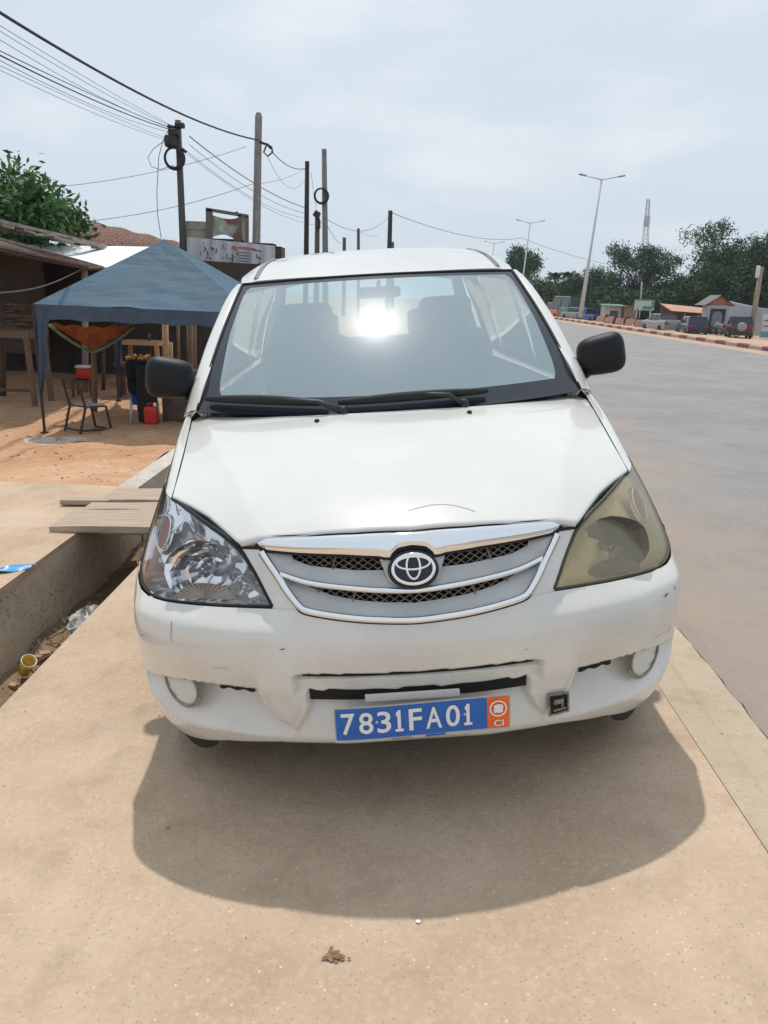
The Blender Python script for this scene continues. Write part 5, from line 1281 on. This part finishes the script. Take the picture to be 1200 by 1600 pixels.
for k in range(26):
    t0, t1 = k/26, (k+1)/26
    for sx, sy in ((-1, -1), (1, -1), (1, 1), (-1, 1)):
        mb.beam(v*t0+Vector((sx*W(t0)/2, sy*W(t0)/2, 0)), v*t1+Vector((sx*W(t1)/2, sy*W(t1)/2, 0)), .18)
    for s in (-1, 1): mb.beam(v*t0+Vector((s*W(t0)/2, -W(t0)/2, 0)), v*t1+Vector((-s*W(t1)/2, -W(t1)/2, 0)), .12)
mb.build('lattice', mat('mast_grey', (.30, .32, .35), .8), mast)
mb = MB(); rbox(mb, v*.8, (2.0, 2.0, 4)); mb.build('antenna', mat('antenna_pale', (.36, .41, .46), .8), mast)
GZ = -.72
def far_car(px, py, L_, w, h, rz, col, lab, cat='car', style='sedan', name='parked_car', tail=(.35, .01, .01)):
    p = pz(px, py, GZ); o = empty(name, p, R(rz)); tag(o, lab, cat, 'vehicles parked beyond the far kerb')
    pm = mat('car_paint', col, .3, coat=.5)
    if style == 'sedan': top_ = [(-.5,.50,0),(-.49,.66,0),(-.33,.68,0),(-.20,1,1),(.12,1,1),(.27,.66,0),(.46,.58,0),(.5,.45,0)]
    elif style == 'hatch': top_ = [(-.5,.45,0),(-.49,.66,0),(-.40,.98,1),(-.1,1,1),(.15,.98,1),(.30,.64,0),(.47,.56,0),(.5,.42,0)]
    elif style == 'pickup': top_ = [(-.5,.50,0),(-.49,.56,0),(-.05,.56,0),(-.03,.98,1),(.18,1,1),(.28,.66,0),(.47,.60,0),(.5,.42,0)]
    else: top_ = [(-.5,.45,0),(-.49,.97,1),(-.3,1,1),(.25,1,1),(.38,.95,1),(.45,.55,0),(.49,.50,0),(.5,.38,0)]
    belt = .62*h if style != 'van' else .52*h
    mb = MB(); rows = []
    for yy, zz, c in top_:
        z = min(zz*h, belt) if c else zz*h; ww = w/2*(.93 if abs(yy) > .48 else 1)
        rows.append([(-ww*.96, yy*L_, .22), (-ww, yy*L_, .40), (-ww, yy*L_, z*.85), (-ww*.92, yy*L_, z), (0, yy*L_, z+.02), (ww*.92, yy*L_, z), (ww, yy*L_, z*.85), (ww, yy*L_, .40), (ww*.96, yy*L_, .22)])
    mb.grid(rows); mb.poly(rows[0]); mb.poly(rows[-1][::-1]); mb.build('body', pm, o)
    cab = [t for t in top_ if t[2]]; i0 = top_.index(cab[0])-1; i1 = top_.index(cab[-1])+1; Y0_, Y1_ = top_[i0][0]*L_, top_[i1][0]*L_
    a, b = cab[0][0]*L_, cab[-1][0]*L_; cw = w/2*.78; z1 = h-.05
    mb = MB(); mb.grid([[(-w/2*.91, Y0_, belt), (w/2*.91, Y0_, belt)], [(-cw, a, z1), (cw, a, z1)]]); mb.grid([[(-w/2*.91, Y1_, belt), (w/2*.91, Y1_, belt)], [(-cw, b, z1), (cw, b, z1)]])
    for s in (-1, 1): mb.poly([(s*w/2*.91, Y0_, belt), (s*w/2*.91, Y1_, belt), (s*cw, b, z1), (s*cw, a, z1)])
    mb.build('window', M['frit'], o)
    mb = MB(); mb.grid([[(x*cw*1.02, y, h+(0 if abs(x) < .9 else -.05)) for x in (-1, -.8, 0, .8, 1)] for y in (a-.03, (a+b)/2, b+.03)])
    for s in (-1, 1):
        for yy in (a, (a+b)/2-.03, b): mb.beam((s*cw, yy, z1), (s*w/2*.915, yy+(yy-(a+b)/2)*.35, belt), .05, .07)
    mb.build('roof', pm, o)
    for sx in (-1, 1):
        for sy in (-.32, .31):
            mb = MB(); mb.lathe([(.0001, -.08), (.20, -.08), (.30, -.07), (.32, 0), (.30, .07), (.0001, .08)], (sx*(w/2-.06), sy*L_, .31), 'x', 18); mb.build('wheel', M['tyre'], o, True)
            mb = MB()
        mb = MB(); mb.box((sx*w/2*.72, -.5*L_-.005, h*.50), (w*.2, .04, .14)); mb.build('tail_light', mat('tail_red', tail, .3), o)
    mb = MB(); mb.box((0, -.5*L_-.01, .38), (w*.9, .06, .14)); mb.build('rear_bumper', M['black'] if style != 'sedan' else pm, o)
    return o
far_car(1032, 518, 4.4, 1.75, 1.48, 8, (.27, .28, .30), 'silver grey saloon with red tail lights right of the small billboard')
far_car(1080, 523, 3.6, 1.65, 1.42, -6, (.008, .022, .06), 'dark navy hatchback parked between the silver saloon and the gabled gateway', style='hatch')
sv = far_car(1152, 528, 2.6, 1.6, 1.6, -14, (.03, .018, .022), 'black jeep with a spare wheel on its back near the right edge', 'jeep', 'hatch')
mb = MB(); mb.lathe([(.0001, -.1), (.18, -.1), (.33, -.06), (.33, .08)], (0, -1.36, .85), 'y', 18); mb.build('spare_wheel', mat('spare_cover', (.28, .28, .29), .5), sv, True)
far_car(922, 503, 4.2, 1.8, 1.55, 16, (.012, .06, .26), 'bright blue pickup right of the leaning street lamp', 'pickup', 'pickup')
far_car(899, 499, 4.2, 1.7, 1.5, 30, (.25, .30, .31), 'greyish car left of the leaning street lamp', style='hatch')
far_car(912, 499, 4.0, 1.7, 1.45, 20, (.20, .30, .42), 'pale blue car partly behind the street lamp foot', style='hatch')
far_car(869, 496, 4.6, 1.8, 2.0, 12, (.55, .10, .025), 'orange and white minibus beside the windscreen pillar', 'minibus', 'van', 'minibus')
far_car(883, 497, 6.0, 2.2, 2.9, 12, (.02, .16, .085), 'green lorry with a pale rounded top behind the orange minibus', 'lorry', 'van', 'lorry')
far_car(1192, 486, 4.2, 1.7, 1.5, 10, (.4, .08, .06), 'red roofed car behind the wall at the right edge', style='hatch')
# motorcycles
def moto(px, py, rz, col, lab):
    p = pz(px, py, GZ); o = empty('motorcycle', p, R(rz)); tag(o, lab, 'motorcycle', 'motorcycles parked by the gateway')
    for y in (-.62, .62):
        mb = MB(); mb.lathe([(.24, -.05), (.31, -.04), (.31, .04), (.24, .05), (.24, -.05)], (0, y, .31), 'x', 20); mb.build('wheel', M['tyre'], o, True)
    mb = MB(); rbox(mb, (0, -.25, .82), (.26, .75, .14)); mb.build('saddle', M['black'], o, True)
    mb = MB(); rbox(mb, (0, .25, .80), (.30, .48, .28)); rbox(mb, (0, .0, .48), (.30, .45, .35)); mb.build('tank', mat('moto_paint', col, .35), o, True)
    mb = MB(); mb.tube([(0, .66, .31), (0, .48, .95)], .04, 6); mb.tube([(-.35, .38, 1.08), (0, .48, 1.0), (.35, .38, 1.08)], .02, 6); mb.tube([(0, -.62, .31), (0, -.1, .40), (0, .4, .6)], .04, 6); mb.build('fork', M['steel'], o, True)
moto(1126, 525, 55, (.35, .35, .36), 'pale motorcycle standing left of the black jeep'); moto(1137, 526, 70, (.30, .02, .02), 'dark red motorcycle tucked against the black jeep')
# gateway, wall, sheds, kiosk, boards
gw = empty('gabled_gateway', pz(1113, 522, GZ)); O = Vector(pz(1113, 522, GZ)); tag(gw, 'small grey gateway with a reddish gabled roof and an arched doorway', 'gateway')
GRY = mat('blue_grey_plaster', (.36, .40, .45), .85, var=.08, vs=1.2); RRED = mat('gable_red', (.36, .13, .09), .85, var=.2, vs=3)
mb = MB(); mb.box((-.78, 0, 1.15), (.22, 1.2, 2.3)); mb.box((.78, 0, 1.15), (.22, 1.2, 2.3)); mb.box((0, 0, 2.2), (1.35, 1.2, .3)); mb.box((0, .5, 1.1), (1.5, .1, 2.2)); mb.build('wall', GRY, gw)
mb = MB(); mb.poly([(-.42, -.48, 0), (.42, -.48, 0)]+[(.42*math.cos(a), -.48, 1.45+.42*math.sin(a)) for a in [math.pi*k/12 for k in range(13)]]); mb.build('arched_door', mat('door_grey', (.22, .22, .24), .8), gw)
mb = MB(); mb.poly([(-1.05, -.62, 2.38), (1.05, -.62, 2.38), (0, -.62, 3.05)]); mb.build('gable', RRED, gw)
mb = MB()
for s in (-1, 1): mb.beam((s*1.25, 0, 2.32), (0, 0, 3.15), 1.6, .08, up=(0, 1, 0)) if False else mb.poly([(s*1.25, -.8, 2.30), (0, -.8, 3.15), (0, 1.6, 3.15), (s*1.25, 1.6, 2.30)])
mb.build('roof', mat('roof_dark', (.14, .14, .15), .8), gw)
mb = MB(); a, b = pz(1126, 520, GZ), pz(1235, 530, GZ); L_ = (b-a).length
mb.prism([(0, 0), (L_, 0), (L_, 2.0), (L_*.5, 2.25), (0, 2.75)], 0, .25, 'y'); wl_ = mb.build('compound_wall', GRY); wl_.location = a; wl_.rotation_euler = (0, 0, math.atan2(b.y-a.y, b.x-a.x)); tag(wl_, 'long blue grey compound wall right of the gateway', 'wall')
for px in (1104, 1112):
    mb = MB(); c = pz(px, 523, GZ); q = random.Random(px)
    for k in range(120): 
        v = Vector((q.gauss(0, .25), q.gauss(0, .2), abs(q.gauss(.35, .22)))); r = .09; a = q.uniform(0, 3); mb.poly([c+v+Vector((r*math.cos(a+t), .5*r*math.sin(a+t), r*math.sin(a*2+t))) for t in (0, 2.1, 4.2)])
    o = mb.build('shrub', mat('shrub_green', (.035, .10, .03), .8), None); tag(o, ('small' if px == 1104 else 'second small')+' green shrub at the foot of the gateway'+(', left one' if px == 1104 else ', right one'), 'shrub', 'shrubs by the gateway')
sh2 = empty('low_stall', pz(1066, 516, GZ-.05)); tag(sh2, 'low stall with a rusty orange roof behind the silver saloon', 'stall'); O = sh2.location.copy()
l, r = pz(1026, 512, GZ).x-O.x, pz(1100, 514, GZ).x-O.x
mb = MB(); mb.poly([(l, 0, 1.75), (r, 0, 1.55), (r*.9, 4, 2.1), (l*.9, 4, 2.4)]); mb.poly([(l, .02, 1.68), (r, .02, 1.48), (r*.9, 4, 2.0), (l*.9, 4, 2.3)]); mb.build('roof', mat('stall_roof', (.42, .20, .13), .8, col2=(.50, .32, .22), vs=1.2), sh2)
mb = MB(); mb.grid([[(l, 3.5, 0), (l, 3.5, 2.2)], [(r, 3.5, 0), (r, 3.5, 1.9)]]); mb.build('wall', mat('stall_wall', (.16, .10, .07), .9), sh2)
for k in range(5):
    x = l+(r-l)*k/4*.96+.1; mb = MB(); mb.beam((x, .1, 0), (x, .1, 1.6), .10); mb.build('leg', WOOD, sh2)
ks = empty('kiosk', pz(953, 505, GZ)); tag(ks, 'white kiosk with a green roof left of the plank shed', 'kiosk')
mb = MB(); mb.box((0, 0, .95), (2.0, 1.6, 1.9)); mb.build('walls', mat('kiosk_white', (.44, .44, .42), .8, var=.2, vs=1.5), ks, bevel=.03)
mb = MB(); mb.box((0, -.2, 1.98), (2.5, 2.2, .10), Matrix.Rotation(.08, 3, 'X')); mb.build('roof', mat('kiosk_green', (.10, .20, .15), .8), ks)
mb = MB(); mb.box((.1, -.83, 1.1), (.9, .05, .6)); mb.box((1.05, -.5, .9), (.25, 1.2, 1.9)); mb.build('hatch', WOODD, ks)
mb = MB(); p = pz(977, 505, GZ); mb.box(p+Vector((0, 1, .95)), (2.2, 1.5, 1.9)); mb.box(p+Vector((0, .9, 1.94)), (2.5, 1.9, .08)); o = mb.build('plank_shed', mat('shed_boards', (.22, .16, .11), .9, col2=(.30, .23, .16), vs=2, aniso=(5, 5, .5)), bevel=.02); tag(o, 'small brown plank shed left of the small billboard', 'shed')
RB = mat('barrier_paint', (.52, .33, .27), .8, var=.12, vs=3)
bl0 = None
for k, (px, py) in enumerate(((938, 503), (951, 506), (968, 508), (984, 509), (999, 511))):
    p = pz(px, py, GZ+.25)
    if bl0 is None:
        bl0 = empty('barrier_block', p, R(-18)); mb = MB(); mb.prism([(-.50, 0), (.20, 0), (.38, .62), (-.32, .62)], -.12, .12, 'y'); mb.build('pale_panel', RB, bl0)
        mb = MB(); mb.prism([(.28, 0), (.62, 0), (.85, .80), (.50, .80)], -.14, .14, 'y'); mb.build('dark_edge', mat('barrier_dark', (.09, .03, .03), .8), bl0); o = bl0
    else: o = copy_tree(bl0); o.location = p
    tag(o, ('leftmost slanted red and white barrier block, beside the blue pickup', 'slanted barrier block in front of the white kiosk', 'middle slanted barrier block in front of the plank shed', 'slanted barrier block left of the billboard legs', 'rightmost slanted barrier block, beside the silver saloon')[k], 'barrier', 'painted barrier blocks along the verge')
sb = empty('small_billboard', pz(1003, 508, GZ)); tag(sb, 'small white and green billboard on two posts left of the silver saloon', 'billboard')
mb = MB(); mb.box((-.75, 0, .9), (.12, .12, 1.8)); mb.box((.75, 0, .9), (.12, .12, 1.8)); mb.build('legs', M['steel'], sb)
mb = MB(); mb.box((0, 0, 2.15), (2.1, .12, 1.15)); mb.build('panel', mat('panel_white', (.42, .47, .48), .7), sb)
mb = MB(); mb.box((0, -.07, 2.66), (2.1, .03, .14)); mb.box((.35, -.07, 1.85), (1.0, .03, .35)); mb.box((.9, -.07, 2.2), (.25, .03, .6)); mb.build('green_print', mat('print_green', (.06, .22, .20), .7), sb)
mb = MB(); a = pz(998, 506, GZ); mb.tube([a, at(1003, 440, a.y)], .09, 8); o = mb.build('thin_post', mat('post_grey', (.34, .32, .30), .8), None, True); tag(o, 'thin pale post rising behind the small billboard', 'post')
rp = empty('wooden_pole', pz(1172, 527, GZ)); tag(rp, 'leaning brown wooden pole near the right edge of the photo', 'utility pole'); mb = MB(); v = at(1190, 417, rp.location.y)-rp.location
mb.tube([(0, 0, -.2), v*.5, v], [.22, .19, .15], 10); mb.build('shaft', mat('pole_brown', (.27, .21, .15), .85, col2=(.36, .29, .22), vs=3, aniso=(5, 5, .5)), rp, True); mb = MB(); rbox(mb, v*.93+Vector((-.22, 0, 0)), (.25, .3, .9)); mb.build('white_box', mat('box_white', (.6, .62, .64), .6), rp, True)
rb = empty('roadside_board', pz(1200, 530, GZ)); tag(rb, 'white and teal roadside board cut by the right edge', 'billboard')
mb = MB(); mb.box((0, 0, .95), (1.3, .15, 1.7)); mb.build('panel', mat('board_white', (.5, .55, .56), .7), rb)
mb = MB(); mb.box((0, -.09, .35), (1.3, .04, .4)); mb.build('teal_band', mat('board_teal', (.10, .32, .36), .7), rb)
mb = MB(); mb.box((0, -.09, 1.35), (1.1, .04, .10)); mb.box((0, -.09, .95), (1.1, .04, .08)); mb.build('print_lines', mat('board_brown', (.24, .12, .10), .7), rb)

# ------------------------------------------------------------------ trees
def leafmat(name, c, c2, tr=.25):
    m = mat(name, c, .6, col2=c2, vs=.9, lo=.3, hi=.7, spec=.3); return m
LG = [leafmat('leaf_dark', (.010, .030, .013), (.02, .052, .02)), leafmat('leaf_mid', (.024, .064, .022), (.042, .096, .03)), leafmat('leaf_light', (.06, .13, .035), (.09, .165, .045))]
BARK = mat('bark', (.14, .11, .085), .9, col2=(.22, .18, .14), vs=4)
def crown_mesh(name, seed, lobes, n, leaf, mats, clump=.5, droop=.3):
    q = np.random.default_rng(seed); V = []; F = []; MI = []
    tot = sum(l[3]*l[4] for l in lobes)
    for (cx, cy, cz, rx, rz) in lobes:
        nl = int(n*rx*rz/tot); nc = max(6, nl//14)
        d = q.normal(size=(nc, 3)); d /= np.linalg.norm(d, axis=1)[:, None]; r = q.uniform(.45, 1.05, nc)**.6
        cc = np.array([cx, cy, cz])+d*r[:, None]*np.array([rx, rx, rz])
        shade = q.random(nc)
        for c, s in zip(cc, shade):
            mi = 0 if s < .42 else (1 if s < .82 else 2)
            for k in range(14):
                p = c+q.normal(size=3)*clump*leaf*2.0; a = q.normal(size=3); a /= np.linalg.norm(a); b = np.cross(a, q.normal(size=3)); b /= np.linalg.norm(b)+1e-9
                l = leaf*q.uniform(.6, 1.3); w = l*.42; a[2] -= droop; i = len(V)
                V += [p-a*l*.5, p+b*w*.5, p+a*l*.5, p-b*w*.5]; F.append((i, i+1, i+2, i+3)); MI.append(mi if q.random() > .15 else 1)
    me = bpy.data.meshes.new(name); me.from_pydata([tuple(v) for v in V], [], F)
    for m in mats: me.materials.append(m)
    me.polygons.foreach_set('material_index', MI); me.update(); return me
def tree(px, pybase, pytop, Y, wpx, kind, lab, seed, n=5200, leaf=.38, group='trees beyond the far kerb', base=None, mats=None, cat='tree'):
    t = at(px, pytop, Y); b = base if base is not None else GZ; h = t.z-b; o = empty('broadleaf_tree' if kind != 'palm' else 'palm_tree', (t.x, Y, b), 0); tag(o, lab, cat, group)
    w = wpx/FPX*Y/2; q = random.Random(seed)
    if kind == 'palm':
        mb = MB(); mb.tube([(0, 0, 0), (.2, 0, h*.5), (0, 0, h*.86)], [.25, .18, .15], 8); mb.build('trunk', BARK, o, True)
        mb = MB()
        for k in range(26):
            a = 2*math.pi*k/26+q.uniform(-.1, .1); el_ = q.uniform(-.1, 1.1); L_ = w*q.uniform(.8, 1.1); prev = None
            for j in range(10):
                s = j/9; r = L_*s; z = h*.86+math.sin(el_)*r-L_*.55*s*s; c = Vector((r*math.cos(a)*math.cos(el_*.6), r*math.sin(a)*math.cos(el_*.6), z)); t_ = Vector((-math.sin(a), math.cos(a), 0))
                if prev is not None:
                    for sd in (-1, 1):
                        wl2 = L_*.22*math.sin(math.pi*min(s+.08, 1)); mb.poly([prev, c, c+t_*sd*wl2+Vector((0, 0, -wl2*.7)), prev+t_*sd*wl2*.9+Vector((0, 0, -wl2*.75))] if j % 1 == 0 else [])
                prev = c
        mb.build('crown', LG[0], o); return o
    if kind == 'airy': lobes = [(q.uniform(-.85, .85)*w, q.uniform(-.6, .6)*w, h*q.uniform(.50, .93), w*q.uniform(.18, .32), h*q.uniform(.05, .10)) for _ in range(30)]
    elif kind == 'round': lobes = [(q.uniform(-.45, .45)*w, q.uniform(-.4, .4)*w, h*q.uniform(.62, .86), w*q.uniform(.35, .5), h*q.uniform(.12, .17)) for _ in range(9)]
    else: lobes = [(q.uniform(-.7, .7)*w, q.uniform(-.5, .5)*w, h*q.uniform(.12, .88), w*q.uniform(.3, .48), h*q.uniform(.10, .18)) for _ in range(17)]
    me = crown_mesh('crown', seed, lobes, n, leaf, mats or LG); c = bpy.data.objects.new('crown', me); lnk(c, o)
    mb = MB(); mb.tube([(0, 0, 0), (w*.03, 0, h*.3), (0, 0, h*.6)], [h*.03, h*.024, h*.014], 8)
    for k in range(7):
        l = lobes[k % len(lobes)]; mb.tube([(0, 0, h*(.28+.03*k)), (l[0]*.5, l[1]*.5, (l[2]+h*.3)/2), (l[0], l[1], l[2])], [h*.015, h*.010, h*.004], 5)
    mb.build('trunk', BARK, o, True); return o
TL = ((820, 387, 112, 50, 'round', 'round-crowned tree beside the middle street lamp'), (800, 440, 118, 60, 'bush', 'low dark tree under the round-crowned one, leftmost of the wood'), (848, 436, 104, 58, 'bush', 'dark bushy tree between the windscreen pillar and the palms'),
 (868, 424, 108, 30, 'palm', 'left one of the two palms above the wood'), (891, 423, 110, 34, 'palm', 'right one of the two palms above the wood'), (880, 446, 98, 60, 'bush', 'mid green bushy tree below the two palms'), (905, 440, 96, 56, 'bush', 'bushy tree just left of the nearest street lamp'), (941, 428, 100, 52, 'bush', 'dark domed tree right of the nearest street lamp'), (930, 462, 88, 60, 'bush', 'light green thicket tree right of the lamp foot'),
 (1010, 388, 90, 98, 'airy', 'big airy tree with sky showing through, in front of the radio mast'), (975, 450, 92, 66, 'bush', 'dense dark tree below the left of the airy tree'), (1030, 448, 86, 70, 'bush', 'dense dark tree below the right of the airy tree'), (1080, 432, 90, 60, 'bush', 'dark tree filling the dip between the airy tree and the tall right one'), (1060, 462, 80, 70, 'bush', 'low tree above the rusty stall roof'),
 (1182, 352, 76, 150, 'airy', 'tall tree with bright top at the right edge'), (1125, 432, 82, 76, 'bush', 'dense tree behind the gateway'), (1165, 405, 72, 110, 'bush', 'dense dark tree behind the compound wall'), (1215, 375, 70, 110, 'bush', 'dense tree cut by the right edge'), (1150, 395, 84, 56, 'airy', 'thin crown left of the tall right tree'), (1095, 452, 78, 50, 'bush', 'small bushy tree between the rusty stall and the gateway'), (955, 466, 84, 54, 'bush', 'small bushy tree behind the white kiosk'), (1000, 470, 80, 70, 'bush', 'small bushy tree behind the small billboard'))
for k, (px, pt, Y, wp, kd, lab) in enumerate(TL): tree(px, 495, pt-(9 if kd == 'bush' else 3), Y*1.5, wp*1.15, kd, lab, 40+k, n=9500 if kd != 'airy' else 10000, leaf=.48 if kd != 'airy' else .42)
# a distant wood closing the gaps
mb = MB()
me = crown_mesh('wood', 99, [(x, 215+random.Random(int(x)).uniform(-12, 12), 2.2, 7, 3.4) for x in range(30, 130, 6)]+[(x, 185, 1.0, 6, 2.6) for x in range(26, 120, 6)], 16000, .8, LG); o = bpy.data.objects.new('far_wood', me); lnk(o); tag(o, kind='stuff')
# left: tree and climber
LG2 = [leafmat('leaf2_dark', (.022, .07, .022), (.04, .105, .03)), leafmat('leaf2_mid', (.042, .12, .03), (.065, .16, .04)), leafmat('leaf2_light', (.10, .22, .05), (.14, .27, .065))]
t_ = tree(-50, 500, 198, 25, 195, 'bush', 'large leafy green tree at the left edge above the sheds', 77, n=15000, leaf=.25, group=None, base=-.9, mats=LG2)
q = random.Random(3); me = crown_mesh('creeper', 5, [(*(at(px, py, Y)), .42, .26) for px, py, Y in ((50, 325, 21), (70, 322, 21), (62, 338, 20.5), (85, 333, 21.5), (98, 340, 22), (110, 345, 22.5), (40, 345, 20.5), (20, 335, 20), (75, 350, 21), (10, 320, 20), (45, 300, 21))], 2600, .24, LG2, clump=.4); o = bpy.data.objects.new('creeper', me); lnk(o); tag(o, 'bright green creeper spilling over the tiled roof beside the tree', 'creeper')

# ------------------------------------------------------------------ thin humid haze over the whole place
mb = MB(); x0, x1, y0, y1, z0, z1 = -305, 405, -35, 705, -2.2, 75
mb.v = [(x, y, z) for x in (x0, x1) for y in (y0, y1) for z in (z0, z1)]
for q in ((0, 1, 3, 2), (4, 6, 7, 5), (0, 4, 5, 1), (2, 3, 7, 6), (0, 2, 6, 4), (1, 5, 7, 3)): mb.face(q)
hm = bpy.data.materials.new('haze_air'); hm.use_nodes = True; N = hm.node_tree.nodes; N.remove(N['Principled BSDF'])
pv = N.new('ShaderNodeVolumePrincipled'); pv.inputs['Density'].default_value = .00030; pv.inputs['Color'].default_value = (.80, .88, .95, 1); pv.inputs['Anisotropy'].default_value = .3
hm.node_tree.links.new(pv.outputs[0], N['Material Output'].inputs['Volume'])
o = mb.build('haze', hm); tag(o, kind='stuff'); o.data.materials[0] = hm
